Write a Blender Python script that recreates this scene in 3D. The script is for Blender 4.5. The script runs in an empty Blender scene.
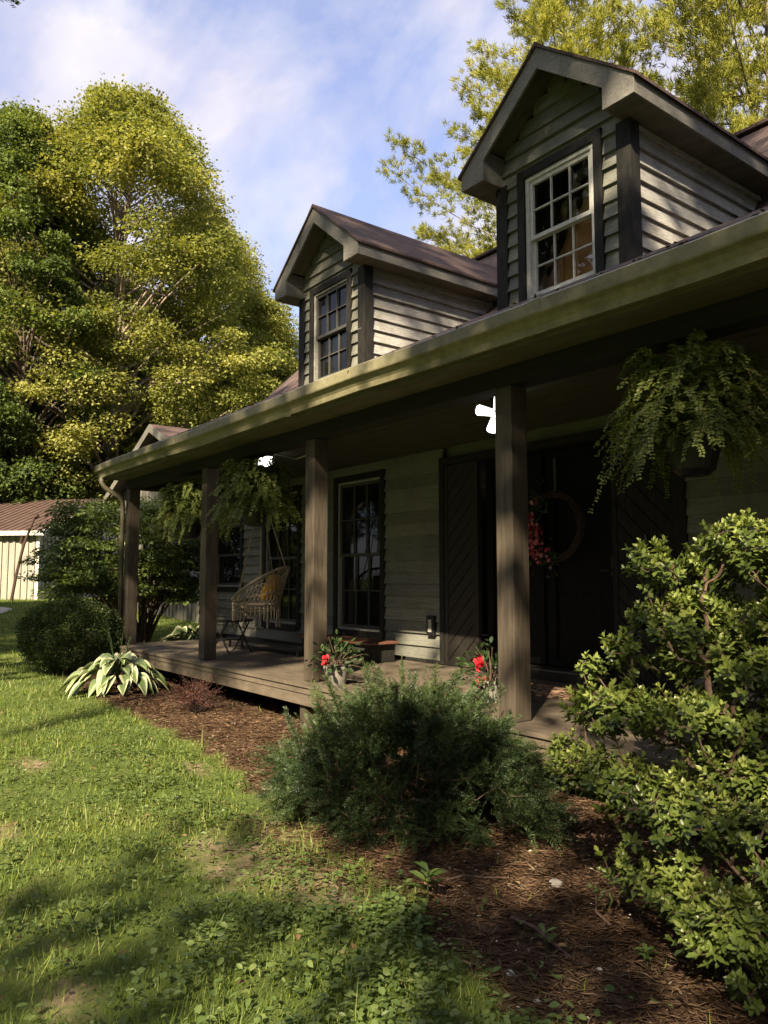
import bpy, math, random
import numpy as np
from mathutils import Vector, Matrix

random.seed(7)
RNG = np.random.default_rng(7)
S = bpy.context.scene
COL = S.collection
R = math.radians

# ------------------------------------------------------------------ camera
YAW, HORIZ, FPX = R(37.2), 579.0, 768.0
PIT = math.atan((HORIZ - 512) / FPX)
fw = Vector((-math.cos(YAW) * math.cos(PIT), math.sin(YAW) * math.cos(PIT), math.sin(PIT)))
rt = Vector((math.sin(YAW), math.cos(YAW), 0))
up = rt.cross(fw)
CAM = Vector((0, 0, 1.42))
cd = bpy.data.cameras.new('camera')
cam = bpy.data.objects.new('camera', cd)
COL.objects.link(cam)
cam.matrix_world = Matrix(((rt.x, up.x, -fw.x, CAM.x), (rt.y, up.y, -fw.y, CAM.y), (rt.z, up.z, -fw.z, CAM.z), (0, 0, 0, 1)))
cd.sensor_fit = 'VERTICAL'
cd.sensor_height = 36.0
cd.lens = 36.0 * FPX / 1024
cd.clip_start, cd.clip_end = 0.05, 3000
S.camera = cam

# ------------------------------------------------------------------ light
SUN_DIR = Vector((0.455, -0.655, 0.60)).normalized()      # towards the sun
S.view_settings.view_transform = 'Standard'
S.view_settings.look = 'None'
S.view_settings.exposure = 2.0
S.view_settings.gamma = 1.0
W = bpy.data.worlds.new('World')
S.world = W
W.use_nodes = True
nt = W.node_tree
nt.nodes.clear()
N = nt.nodes.new
sky = N('ShaderNodeTexSky')
sky.sky_type = 'NISHITA'
sky.sun_disc = False
sky.sun_elevation = math.asin(SUN_DIR.z)
sky.sun_rotation = math.atan2(SUN_DIR.x, SUN_DIR.y)
sky.air_density = 1.0
sky.dust_density = 1.5
sky.ozone_density = 2.0
tc = N('ShaderNodeTexCoord')
mp = N('ShaderNodeMapping')
mp.inputs['Location'].default_value = (1.0, 1.0, 1.0)
mp.inputs['Scale'].default_value = (0.75, 2.0, 1.9)
mp.inputs['Rotation'].default_value = (0.35, 0.1, 0.75)
n1 = N('ShaderNodeTexNoise')
n1.inputs['Scale'].default_value = 2.2
n1.inputs['Detail'].default_value = 9
n1.inputs['Roughness'].default_value = 0.56
n1.inputs['Distortion'].default_value = 0.35
cr = N('ShaderNodeValToRGB')
cr.color_ramp.elements[0].position = 0.37
cr.color_ramp.elements[0].color = (0.3, 0.3, 0.3, 1)
cr.color_ramp.elements[1].position = 0.55
cr.color_ramp.elements[1].color = (0.95, 0.95, 0.95, 1)
n2 = N('ShaderNodeTexNoise')
n2.inputs['Scale'].default_value = 5.0
n2.inputs['Detail'].default_value = 8
cr2 = N('ShaderNodeValToRGB')
cr2.color_ramp.elements[0].position = 0.3
cr2.color_ramp.elements[0].color = (1.95, 1.9, 2.3, 1)
cr2.color_ramp.elements[1].position = 0.7
cr2.color_ramp.elements[1].color = (2.65, 2.52, 2.7, 1)
mx = N('ShaderNodeMix')
mx.data_type = 'RGBA'
bg = N('ShaderNodeBackground')
bg.inputs['Strength'].default_value = 0.1
wo = N('ShaderNodeOutputWorld')
L = nt.links.new
L(tc.outputs['Generated'], mp.inputs['Vector'])
L(mp.outputs['Vector'], n1.inputs['Vector'])
L(mp.outputs['Vector'], n2.inputs['Vector'])
L(n1.outputs['Fac'], cr.inputs['Fac'])
L(n2.outputs['Fac'], cr2.inputs['Fac'])
L(cr.outputs['Color'], mx.inputs['Factor'])
sm = N('ShaderNodeMix')
sm.data_type = 'RGBA'
sm.blend_type = 'MULTIPLY'
sm.inputs['Factor'].default_value = 1.0
sm.inputs[7].default_value = (0.66, 0.66, 0.78, 1)
L(sky.outputs['Color'], sm.inputs[6])
L(sm.outputs[2], mx.inputs[6])
L(cr2.outputs['Color'], mx.inputs[7])
L(mx.outputs[2], bg.inputs['Color'])
L(bg.outputs['Background'], wo.inputs['Surface'])
sd = bpy.data.lights.new('sun', 'SUN')
sd.energy = 4.4
sd.angle = R(0.5)
sd.color = (1.0, 0.83, 0.60)
so = bpy.data.objects.new('sun', sd)
COL.objects.link(so)
so.rotation_euler = SUN_DIR.to_track_quat('Z', 'Y').to_euler()
so.location = (10, -14, 20)

# ------------------------------------------------------------------ materials
def new_mat(name):
    m = bpy.data.materials.new(name)
    m.use_nodes = True
    t = m.node_tree
    t.nodes.clear()
    o = t.nodes.new('ShaderNodeOutputMaterial')
    p = t.nodes.new('ShaderNodeBsdfPrincipled')
    t.links.new(p.outputs[0], o.inputs['Surface'])
    return m, t, p, o

def rgb(c): return (c[0], c[1], c[2], 1)

def mat(name, c1, c2, scale=(1, 1, 1), ns=6.0, rough=0.7, bump=0.0, metal=0.0, tint=False, spec=0.4, lo=0.35, hi=0.65, detail=7, dirt=None):
    m, t, p, o = new_mat(name)
    n, l = t.nodes.new, t.links.new
    tc = n('ShaderNodeTexCoord'); mp = n('ShaderNodeMapping'); mp.inputs['Scale'].default_value = scale
    nz = n('ShaderNodeTexNoise'); nz.inputs['Scale'].default_value = ns; nz.inputs['Detail'].default_value = detail; nz.inputs['Roughness'].default_value = 0.62
    rp = n('ShaderNodeValToRGB')
    rp.color_ramp.elements[0].position = lo; rp.color_ramp.elements[0].color = rgb(c1)
    rp.color_ramp.elements[1].position = hi; rp.color_ramp.elements[1].color = rgb(c2)
    l(tc.outputs['Object'], mp.inputs['Vector']); l(mp.outputs['Vector'], nz.inputs['Vector']); l(nz.outputs['Fac'], rp.inputs['Fac'])
    out = rp.outputs['Color']
    if dirt:
        nd = n('ShaderNodeTexNoise'); nd.inputs['Scale'].default_value = 1.7; nd.inputs['Detail'].default_value = 9; nd.inputs['Roughness'].default_value = 0.7
        l(tc.outputs['Object'], nd.inputs['Vector'])
        r2 = n('ShaderNodeValToRGB'); r2.color_ramp.elements[0].position = 0.48; r2.color_ramp.elements[0].color = (0, 0, 0, 1); r2.color_ramp.elements[1].position = 0.72; r2.color_ramp.elements[1].color = (0.8, 0.8, 0.8, 1)
        l(nd.outputs['Fac'], r2.inputs['Fac'])
        mx = n('ShaderNodeMix'); mx.data_type = 'RGBA'; l(r2.outputs['Color'], mx.inputs['Factor']); l(out, mx.inputs[6]); mx.inputs[7].default_value = rgb(dirt)
        out = mx.outputs[2]
    if tint:
        a = n('ShaderNodeAttribute'); a.attribute_name = 'tint'
        mx = n('ShaderNodeMix'); mx.data_type = 'RGBA'; mx.blend_type = 'MULTIPLY'; mx.inputs['Factor'].default_value = 1.0
        l(out, mx.inputs[6]); l(a.outputs['Color'], mx.inputs[7]); out = mx.outputs[2]
    l(out, p.inputs['Base Color'])
    p.inputs['Roughness'].default_value = rough
    p.inputs['Metallic'].default_value = metal
    p.inputs['Specular IOR Level'].default_value = spec
    if bump:
        b = n('ShaderNodeBump'); b.inputs['Strength'].default_value = bump; b.inputs['Distance'].default_value = 0.01
        l(nz.outputs['Fac'], b.inputs['Height']); l(b.outputs['Normal'], p.inputs['Normal'])
    return m

def leaf_mat(name, stops, trans=0.35, rough=0.5, spec=0.3, tsat=(1.25, 1.2, 0.5)):
    """stops: colours along the 'tint' attribute 0..1"""
    m, t, p, o = new_mat(name)
    n, l = t.nodes.new, t.links.new
    a = n('ShaderNodeAttribute'); a.attribute_name = 'tint'
    rp = n('ShaderNodeValToRGB')
    while len(rp.color_ramp.elements) < len(stops): rp.color_ramp.elements.new(0.5)
    for i, c in enumerate(stops):
        rp.color_ramp.elements[i].position = i / (len(stops) - 1); rp.color_ramp.elements[i].color = rgb(c)
    l(a.outputs['Fac'], rp.inputs['Fac']); l(rp.outputs['Color'], p.inputs['Base Color'])
    p.inputs['Roughness'].default_value = rough; p.inputs['Specular IOR Level'].default_value = spec
    if trans > 0:
        tr = n('ShaderNodeBsdfTranslucent')
        mc = n('ShaderNodeMix'); mc.data_type = 'RGBA'; mc.blend_type = 'MULTIPLY'; mc.inputs['Factor'].default_value = 1.0
        l(rp.outputs['Color'], mc.inputs[6]); mc.inputs[7].default_value = rgb(tsat); l(mc.outputs[2], tr.inputs['Color'])
        ms = n('ShaderNodeMixShader'); ms.inputs['Fac'].default_value = trans
        l(p.outputs[0], ms.inputs[1]); l(tr.outputs[0], ms.inputs[2]); l(ms.outputs[0], o.inputs['Surface'])
    return m

def shingle_mat(name, c1, c2, swap, vs):
    m, t, p, o = new_mat(name)
    n, l = t.nodes.new, t.links.new
    tc = n('ShaderNodeTexCoord'); sx = n('ShaderNodeSeparateXYZ'); cx = n('ShaderNodeCombineXYZ')
    l(tc.outputs['Object'], sx.inputs[0])
    mu = n('ShaderNodeMath'); mu.operation = 'MULTIPLY'; mu.inputs[1].default_value = vs
    if swap: l(sx.outputs['Y'], cx.inputs['X']); l(sx.outputs['X'], mu.inputs[0])
    else: l(sx.outputs['X'], cx.inputs['X']); l(sx.outputs['Y'], mu.inputs[0])
    l(mu.outputs[0], cx.inputs['Y'])
    b = n('ShaderNodeTexBrick'); b.inputs['Scale'].default_value = 1.0
    b.inputs['Brick Width'].default_value = 0.22; b.inputs['Row Height'].default_value = 0.14
    b.inputs['Mortar Size'].default_value = 0.007; b.inputs['Mortar Smooth'].default_value = 0.3; b.inputs['Bias'].default_value = 0.0
    b.inputs['Color1'].default_value = rgb(c1); b.inputs['Color2'].default_value = rgb(c2)
    b.inputs['Mortar'].default_value = rgb([x * 0.3 for x in c1])
    l(cx.outputs[0], b.inputs['Vector'])
    nz = n('ShaderNodeTexNoise'); nz.inputs['Scale'].default_value = 60; nz.inputs['Detail'].default_value = 4
    l(tc.outputs['Object'], nz.inputs['Vector'])
    nb = n('ShaderNodeTexNoise'); nb.inputs['Scale'].default_value = 1.5; nb.inputs['Detail'].default_value = 6
    l(tc.outputs['Object'], nb.inputs['Vector'])
    ad = n('ShaderNodeMath'); ad.operation = 'ADD'; l(nz.outputs['Fac'], ad.inputs[0]); l(nb.outputs['Fac'], ad.inputs[1])
    mx = n('ShaderNodeMix'); mx.data_type = 'RGBA'; mx.blend_type = 'MULTIPLY'; mx.inputs['Factor'].default_value = 1
    r = n('ShaderNodeValToRGB'); r.color_ramp.elements[0].color = (0.5, 0.5, 0.5, 1); r.color_ramp.elements[0].position = 0.35; r.color_ramp.elements[1].color = (1.3, 1.25, 1.2, 1); r.color_ramp.elements[1].position = 0.7
    hv = n('ShaderNodeMath'); hv.operation = 'MULTIPLY'; hv.inputs[1].default_value = 0.5; l(ad.outputs[0], hv.inputs[0]); l(hv.outputs[0], r.inputs['Fac'])
    l(b.outputs['Color'], mx.inputs[6]); l(r.outputs['Color'], mx.inputs[7]); l(mx.outputs[2], p.inputs['Base Color'])
    bp = n('ShaderNodeBump'); bp.inputs['Strength'].default_value = 0.8; bp.inputs['Distance'].default_value = 0.012
    iv = n('ShaderNodeMath'); iv.operation = 'SUBTRACT'; iv.inputs[0].default_value = 1.0; l(b.outputs['Fac'], iv.inputs[1])
    l(iv.outputs[0], bp.inputs['Height']); l(bp.outputs['Normal'], p.inputs['Normal'])
    p.inputs['Roughness'].default_value = 0.9
    return m

def plain(name, c, rough=0.5, metal=0.0, emit=None, es=0.0, spec=0.5):
    m = mat(name, [x * 0.85 for x in c], [min(1, x * 1.1) for x in c], ns=14, rough=rough, metal=metal, spec=spec)
    if emit:
        p = [n for n in m.node_tree.nodes if n.type == 'BSDF_PRINCIPLED'][0]
        p.inputs['Emission Color'].default_value = rgb(emit); p.inputs['Emission Strength'].default_value = es
    return m

M = {}
M['siding'] = mat('weathered_siding', (0.125, 0.130, 0.106), (0.20, 0.205, 0.170), (1.0, 4, 14), 7, 0.75, 0.4, tint=True, dirt=(0.10, 0.098, 0.085))
M['siding_grey'] = mat('weathered_siding_bare', (0.21, 0.208, 0.192), (0.42, 0.415, 0.39), (1.0, 1.2, 16), 8, 0.8, 0.6, tint=True, dirt=(0.13, 0.12, 0.105))
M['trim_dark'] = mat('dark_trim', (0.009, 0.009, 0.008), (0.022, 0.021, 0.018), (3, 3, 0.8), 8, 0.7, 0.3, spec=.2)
M['fascia'] = mat('weathered_fascia', (0.12, 0.117, 0.10), (0.21, 0.20, 0.175), (5, 1.5, 9), 9, 0.75, 0.25, tint=True)
M['soffit'] = mat('soffit_board', (0.075, 0.07, 0.05), (0.12, 0.11, 0.085), (0.6, 2, 2), 5, 0.7, 0.2)
M['gutter'] = mat('gutter_paint', (0.15, 0.14, 0.078), (0.22, 0.205, 0.125), (2.5, 3, 3), 6, 0.45, 0.05, dirt=(0.075, 0.068, 0.04))
M['spout'] = plain('shaded_downspout', (0.075, 0.068, 0.042), .6)  # gutter colour darkened in place of shade on the pipe
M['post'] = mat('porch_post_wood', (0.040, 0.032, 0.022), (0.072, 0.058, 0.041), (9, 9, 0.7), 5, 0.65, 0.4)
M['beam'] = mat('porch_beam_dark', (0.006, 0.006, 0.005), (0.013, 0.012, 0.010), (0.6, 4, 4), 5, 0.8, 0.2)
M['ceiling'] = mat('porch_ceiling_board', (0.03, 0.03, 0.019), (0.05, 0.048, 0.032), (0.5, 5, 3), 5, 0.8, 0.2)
M['deck'] = mat('deck_paint', (0.085, 0.07, 0.050), (0.135, 0.112, 0.082), (0.9, 7, 3), 5, 0.55, 0.3, tint=True, dirt=(0.075, 0.06, 0.047))
M['shingle'] = shingle_mat('shingles', (0.072, 0.048, 0.042), (0.105, 0.07, 0.06), False, 1.28)
M['shingle_dormer'] = shingle_mat('shingles_dormer', (0.080, 0.050, 0.043), (0.115, 0.073, 0.062), True, 1.28)
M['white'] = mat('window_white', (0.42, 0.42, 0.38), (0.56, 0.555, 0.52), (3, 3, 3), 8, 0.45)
M['white_dull'] = mat('window_white_dull', (0.20, 0.20, 0.175), (0.32, 0.315, 0.28), (3, 3, 3), 8, 0.5)  # greyer, darker off-white than the plain window white
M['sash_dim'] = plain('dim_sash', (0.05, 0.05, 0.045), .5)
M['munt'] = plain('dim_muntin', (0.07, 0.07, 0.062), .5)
M['black_glass'] = plain('dark_glass', (0.008, 0.009, 0.009), 0.03, spec=.22)
M['door'] = mat('door_black', (0.003, 0.003, 0.003), (0.007, 0.007, 0.006), (4, 4, 0.7), 6, 0.7, 0.2, spec=.12)
M['panel'] = mat('door_panel_stain', (0.009, 0.0075, 0.0055), (0.021, 0.0175, 0.0125), (5, 5, 3), 6, 0.65, 0.4, tint=True)
M['metal'] = plain('brushed_metal', (0.42, 0.42, 0.40), 0.35, 1.0)
M['dark_metal'] = plain('tarnished_metal', (0.10, 0.095, 0.085), 0.5, 0.8)
M['black_metal'] = plain('black_metal', (0.012, 0.012, 0.012), 0.45, 0.3)
M['rope'] = mat('cotton_rope', (0.27, 0.225, 0.165), (0.42, 0.355, 0.27), (20, 20, 60), 10, 0.9, 0.4)
M['yellow'] = mat('yellow_cloth', (0.55, 0.28, 0.02), (0.75, 0.42, 0.05), (1, 1, 1), 14, 0.85, 0.3)
M['redwood'] = mat('red_brown_wood', (0.085, 0.038, 0.024), (0.15, 0.068, 0.042), (1, 8, 8), 6, 0.5, 0.2)
M['bark'] = mat('bark', (0.07, 0.052, 0.038), (0.19, 0.15, 0.115), (5, 5, 1.2), 5, 0.9, 0.9)
M['bark_pale'] = mat('bark_pale', (0.13, 0.10, 0.075), (0.34, 0.28, 0.22), (4, 4, 1.0), 4, 0.9, 0.9)
M['stem'] = mat('shrub_stem', (0.05, 0.03, 0.022), (0.11, 0.07, 0.05), (5, 5, 5), 8, 0.9, 0.2)

# ------------------------------------------------------------------ mesh helpers
def tag(o, label, cat, group=None, kind=None):
    o['label'] = label; o['category'] = cat
    if group: o['group'] = group
    if kind: o['kind'] = kind
    return o

def empty(name, loc, label, cat, group=None):
    o = bpy.data.objects.new(name, None)
    o.empty_display_size = 0.2
    COL.objects.link(o); o.location = loc
    return tag(o, label, cat, group)

def world_loc(o):
    v = Vector((0, 0, 0))
    while o:
        if o.parent is None: v += o.location
        o = o.parent
    return v

def link(name, me, m, parent=None):
    o = bpy.data.objects.new(name, me)
    COL.objects.link(o)
    if m: me.materials.append(m)
    if parent:
        o.parent = parent
        if parent.type == 'EMPTY': o.matrix_parent_inverse = Matrix.Translation(-world_loc(parent))
    return o

def npmesh(name, V, F, m, parent=None, tint=None, smooth=False):
    V = np.asarray(V, np.float32).reshape(-1, 3); F = np.asarray(F, np.int32)
    k = F.shape[1]
    me = bpy.data.meshes.new(name)
    me.vertices.add(len(V)); me.vertices.foreach_set('co', V.ravel())
    me.loops.add(F.size); me.loops.foreach_set('vertex_index', F.ravel())
    me.polygons.add(len(F)); me.polygons.foreach_set('loop_start', np.arange(0, F.size, k, dtype=np.int32))
    if smooth: me.polygons.foreach_set('use_smooth', np.ones(len(F), bool))
    if tint is not None:
        a = me.attributes.new('tint', 'FLOAT', 'POINT'); a.data.foreach_set('value', np.asarray(tint, np.float32))
    me.update(calc_edges=True)
    return link(name, me, m, parent)

class MB:
    def __init__(s): s.v = []; s.f = []; s.t = []; s.tint = 1.0
    def add(s, vs, fs):
        b = len(s.v); s.v += [tuple(v) for v in vs]; s.t += [s.tint] * len(vs)
        s.f += [tuple(b + i for i in f) for f in fs]; return s
    def box(s, x0, x1, y0, y1, z0, z1):
        return s.add([(x0, y0, z0), (x1, y0, z0), (x1, y1, z0), (x0, y1, z0), (x0, y0, z1), (x1, y0, z1), (x1, y1, z1), (x0, y1, z1)],
                     [(0, 3, 2, 1), (4, 5, 6, 7), (0, 1, 5, 4), (1, 2, 6, 5), (2, 3, 7, 6), (3, 0, 4, 7)])
    def hexa(s, p):
        return s.add(p, [(0, 3, 2, 1), (4, 5, 6, 7), (0, 1, 5, 4), (1, 2, 6, 5), (2, 3, 7, 6), (3, 0, 4, 7)])
    def prism(s, poly, off):
        n = len(poly); o = Vector(off)
        a = [Vector(p) for p in poly]; b = [p + o for p in a]
        return s.add(a + b, [tuple(range(n))[::-1], tuple(range(n, 2 * n))] + [(i, (i + 1) % n, n + (i + 1) % n, n + i) for i in range(n)])
    def tube(s, pts, r, n=6, cap=True):
        pts = [Vector(p) for p in pts]; rr = r if hasattr(r, '__len__') else [r] * len(pts)
        rings = []; prev = None
        for i, p in enumerate(pts):
            d = (pts[min(i + 1, len(pts) - 1)] - pts[max(i - 1, 0)])
            d = d.normalized() if d.length > 1e-9 else Vector((0, 0, 1))
            ref = prev if prev else (Vector((1, 0, 0)) if abs(d.x) < 0.8 else Vector((0, 1, 0)))
            a = (ref - d * ref.dot(d)).normalized(); b = d.cross(a); prev = a
            rings.append([p + (a * math.cos(2 * math.pi * k / n) + b * math.sin(2 * math.pi * k / n)) * rr[i] for k in range(n)])
        vs = [v for rg in rings for v in rg]; fs = []
        for i in range(len(rings) - 1):
            for k in range(n):
                fs.append((i * n + k, i * n + (k + 1) % n, (i + 1) * n + (k + 1) % n, (i + 1) * n + k))
        if cap: fs += [tuple(range(n))[::-1], tuple(range((len(rings) - 1) * n, len(rings) * n))]
        return s.add(vs, fs)
    def lathe(s, prof, c=(0, 0, 0), n=20):
        vs = []; fs = []
        for (r, z) in prof:
            for k in range(n):
                a = 2 * math.pi * k / n; vs.append((c[0] + r * math.cos(a), c[1] + r * math.sin(a), c[2] + z))
        for i in range(len(prof) - 1):
            for k in range(n): fs.append((i * n + k, i * n + (k + 1) % n, (i + 1) * n + (k + 1) % n, (i + 1) * n + k))
        return s.add(vs, fs)
    def build(s, name, m, parent=None, bevel=0.0, smooth=False):
        me = bpy.data.meshes.new(name); me.from_pydata(s.v, [], s.f); me.update()
        a = me.attributes.new('tint', 'FLOAT', 'POINT'); a.data.foreach_set('value', np.asarray(s.t, np.float32))
        if smooth: me.polygons.foreach_set('use_smooth', np.ones(len(me.polygons), bool))
        o = link(name, me, m, parent)
        if bevel:
            b = o.modifiers.new('bevel', 'BEVEL'); b.width = bevel; b.segments = 2; b.limit_method = 'ANGLE'
        return o

def unit(a): return a / np.maximum(np.linalg.norm(a, axis=-1, keepdims=True), 1e-9)

KITE = (np.array([(0, 0, 0), (.42, .5, .05), (1, 0, -.04), (.42, -.5, .05)], float), np.array([(0, 1, 2), (0, 2, 3)]))
OVAL = (np.array([(0, 0, 0), (.33, .38, .06), (.70, .40, .05), (1, 0, -.08), (.70, -.40, .05), (.33, -.38, .06), (.33, 0, -.02), (.70, 0, -.03)], float),
        np.array([(0, 6, 1), (6, 7, 2), (6, 2, 1), (7, 3, 2), (0, 5, 6), (6, 4, 7), (6, 5, 4), (7, 4, 3)]))
BLADE = (np.array([(0, .5, 0), (0, -.5, 0), (.55, .36, .06), (.55, -.36, .06), (1, 0, -.12)], float), np.array([(0, 1, 3), (0, 3, 2), (2, 3, 4)]))
TRI = (np.array([(0, .5, 0), (0, -.5, 0), (1, 0, 0)], float), np.array([(0, 1, 2)]))

def scatter(P, A, Nn, Ln, Wd, tpl, tint):
    """copies of a leaf template as one vertex/face array; P root, A axis, Nn approximate normal"""
    tv, tf = tpl
    n = len(P); A = unit(A); B = unit(np.cross(Nn, A)); C = np.cross(A, B)
    Ln = np.broadcast_to(Ln, n)[:, None, None]; Wd = np.broadcast_to(Wd, n)[:, None, None]
    V = P[:, None] + Ln * (tv[None, :, 0:1] * A[:, None] + tv[None, :, 2:3] * C[:, None]) + Wd * tv[None, :, 1:2] * B[:, None]
    F = tf[None] + (np.arange(n) * len(tv))[:, None, None]
    T = np.repeat(np.broadcast_to(tint, n), len(tv))
    return V.reshape(-1, 3), F.reshape(-1, 3), T

def merge(parts):
    Vs, Fs, Ts = [], [], []; b = 0
    for v, f, t in parts: Vs.append(v); Fs.append(f + b); Ts.append(t); b += len(v)
    return np.concatenate(Vs), np.concatenate(Fs), np.concatenate(Ts)

def rdir(n, rng=RNG): return unit(rng.normal(size=(n, 3)))

def copy_tree(o, parent=None):
    c = o.copy(); COL.objects.link(c)
    if parent: c.parent = parent
    for ch in list(o.children): copy_tree(ch, c)
    return c

# ------------------------------------------------------------------ terrain
BX = np.array([-60, -14.3, -11.2, -9.8, -8.6, -6.5, -4.8, -4.14, -3.66, -3.2, -2.87, -2.5, -2.12, -1.72, -1.3, 0, 3, 60])
BY = np.array([5.5, 4.2, 3.0, 2.9, 2.85, 2.8, 2.55, 2.45, 2.35, 2.25, 2.25, 2.12, 2.0, 1.98, 2.1, 2.3, 2.4, 2.4])
def wob(x, y, f, s=0):
    return (np.sin(x * f * 1.31 + s) * np.cos(y * f * 1.13 + 1.7 * s) + 0.6 * np.sin(x * f * 2.3 - y * f * 1.9 + s * 2.1) + 0.4 * np.cos(x * f * 3.9 + y * f * 4.3 + s)) / 2.0
def sstep(a, b, v):
    t = np.clip((v - a) / (b - a), 0, 1); return t * t * (3 - 2 * t)
def bedmask(x, y):
    d = y - np.interp(x, BX, BY) + 0.10 * wob(x, y, 4.0, 1) + 0.05 * wob(x, y, 13.0, 2)
    return sstep(-0.05, 0.07, d) * sstep(-14.5, -13.0, x)
BARE = [(-3.65, 1.86, .50, .22), (-3.1, 1.98, .38, .18), (-2.2, .9, .25, .1), (-3.95, 2.25, .35, .16), (-4.85, .97, .22, .10), (-2.84, .80, .18, .09), (-5.6, 2.45, .25, .1), (-7.4, 1.0, .4, .15), (-3.0, 0.45, .15, .08), (-6.4, 1.5, .3, .1)]
def baremask(x, y):
    m = np.zeros_like(x)
    for cx, cy, rx, ry in BARE:
        q = np.sqrt(((x - cx) / rx) ** 2 + ((y - cy) / ry) ** 2) + 0.35 * wob(x, y, 11, cx)
        m = np.maximum(m, 1 - sstep(0.45, 1.35, q + .25 * wob(x, y, 27, cy)))
    return m
def gz(x, y):
    x = np.asarray(x, float); y = np.asarray(y, float)
    z = 0.6 * sstep(8.0, 32.0, -x)
    z = z + 0.02 * wob(x, y, 0.9, 3) * (np.abs(x) < 25) + 0.008 * wob(x, y, 3.3, 5)
    b = bedmask(x, y)
    near = np.exp(-((x + 5) / 9) ** 2 - ((y - 3) / 3.5) ** 2)
    return z + near * b * (0.03 + 0.012 * wob(x, y, 9, 4) + 0.006 * wob(x, y, 23, 6))
def gzf(x, y): return float(gz(np.array([x]), np.array([y]))[0])

def axis(lo, f0, f1, hi, fine, grow):
    a = list(np.arange(f0, f1 + 1e-6, fine)); s = fine; v = f1
    while v < hi: s *= grow; v += s; a.append(v)
    s = fine; v = f0; pre = []
    while v > lo: s *= grow; v -= s; pre.append(v)
    return np.array(pre[::-1] + a)
gx = axis(-900, -13, 1, 600, 0.055, 1.17); gy = axis(-700, -0.6, 4.4, 900, 0.055, 1.17)
X, Y = np.meshgrid(gx, gy)
Z = gz(X, Y)
nx, ny = len(gx), len(gy)
V = np.stack([X.ravel(), Y.ravel(), Z.ravel()], 1)
ii = (np.arange(ny - 1)[:, None] * nx + np.arange(nx - 1)[None]).ravel()
F = np.stack([ii, ii + 1, ii + nx + 1, ii + nx], 1)
gm, t, p, o = new_mat('ground')
n, l = t.nodes.new, t.links.new
def attr(nm): a = n('ShaderNodeAttribute'); a.attribute_name = nm; return a.outputs['Fac']
tcg = n('ShaderNodeTexCoord')
def noise(s, d=8, rgh=0.65):
    z = n('ShaderNodeTexNoise'); z.inputs['Scale'].default_value = s; z.inputs['Detail'].default_value = d; z.inputs['Roughness'].default_value = rgh; l(tcg.outputs['Object'], z.inputs['Vector']); return z.outputs['Fac']
def ramp(f, stops):
    r = n('ShaderNodeValToRGB')
    while len(r.color_ramp.elements) < len(stops): r.color_ramp.elements.new(0.5)
    for i, (ps, c) in enumerate(stops): r.color_ramp.elements[i].position = ps; r.color_ramp.elements[i].color = rgb(c)
    l(f, r.inputs['Fac']); return r.outputs['Color']
def mixc(f, a, b):
    m = n('ShaderNodeMix'); m.data_type = 'RGBA'; l(f, m.inputs['Factor']); l(a, m.inputs[6]); l(b, m.inputs[7]); return m.outputs[2]
lawn_c = ramp(noise(2.2), [(0.3, (0.05, 0.072, 0.017)), (0.55, (0.085, 0.115, 0.028)), (0.75, (0.14, 0.135, 0.055))])
mul_c = ramp(noise(38, 10, 0.8), [(0.32, (0.025, 0.016, 0.010)), (0.5, (0.078, 0.048, 0.029)), (0.72, (0.16, 0.105, 0.065))])
soil_c = ramp(noise(22, 9, 0.75), [(0.3, (0.14, 0.10, 0.055)), (0.7, (0.32, 0.25, 0.16))])
base = mixc(attr('bed'), lawn_c, mul_c)
bm = n('ShaderNodeMath'); bm.operation = 'MULTIPLY'; l(attr('bare'), bm.inputs[0])
br = n('ShaderNodeValToRGB'); br.color_ramp.elements[0].position = .36; br.color_ramp.elements[1].position = .60; l(noise(9.0, 9, .75), br.inputs['Fac']); l(br.outputs['Color'], bm.inputs[1])
base = mixc(bm.outputs[0], base, soil_c)
l(base, p.inputs['Base Color']); p.inputs['Roughness'].default_value = 0.95; p.inputs['Specular IOR Level'].default_value = 0.1
bp = n('ShaderNodeBump'); bp.inputs['Strength'].default_value = 0.8; bp.inputs['Distance'].default_value = 0.02
l(noise(45, 10, 0.8), bp.inputs['Height']); l(bp.outputs['Normal'], p.inputs['Normal'])
ground = npmesh('ground', V, F, gm, smooth=True)
for nm, vals in (('bed', bedmask(V[:, 0], V[:, 1])), ('bare', baremask(V[:, 0], V[:, 1]))):
    a = ground.data.attributes.new(nm, 'FLOAT', 'POINT'); a.data.foreach_set('value', vals.astype(np.float32))
ground['kind'] = 'structure'
# gravel turnaround far left
th = np.linspace(0, 2 * math.pi, 40, endpoint=False)
gvx = -26.6 + (3.0 + 0.3 * np.sin(3 * th)) * np.cos(th); gvy = 4.0 + (1.2 + .15 * np.cos(5 * th)) * np.sin(th)
vv = [(-26.6, 4.0, gzf(-26.6, 4.0) + 0.012)] + [(a, b, gzf(a, b) + 0.010) for a, b in zip(gvx, gvy)]
M['gravel'] = mat('gravel', (0.20, 0.19, 0.17), (0.38, 0.365, 0.33), (1, 1, 1), 30, 0.95, 0.8)
gv = npmesh('gravel_patch', vv, [(0, i + 1, (i + 1) % 40 + 1) for i in range(40)], M['gravel']); gv['kind'] = 'structure'

# ------------------------------------------------------------------ house
house = empty('house', (-6, 5.9, 0.1), 'weathered grey-green clapboard house with dormers and a covered front porch', 'house')
YW, DZ = 5.9, 0.45
YB, RY = 7.3, 9.66                        # roof pitch break, ridge
YG, ZG = 3.50, 3.12                       # gutter lip
EXPO = 0.145

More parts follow.
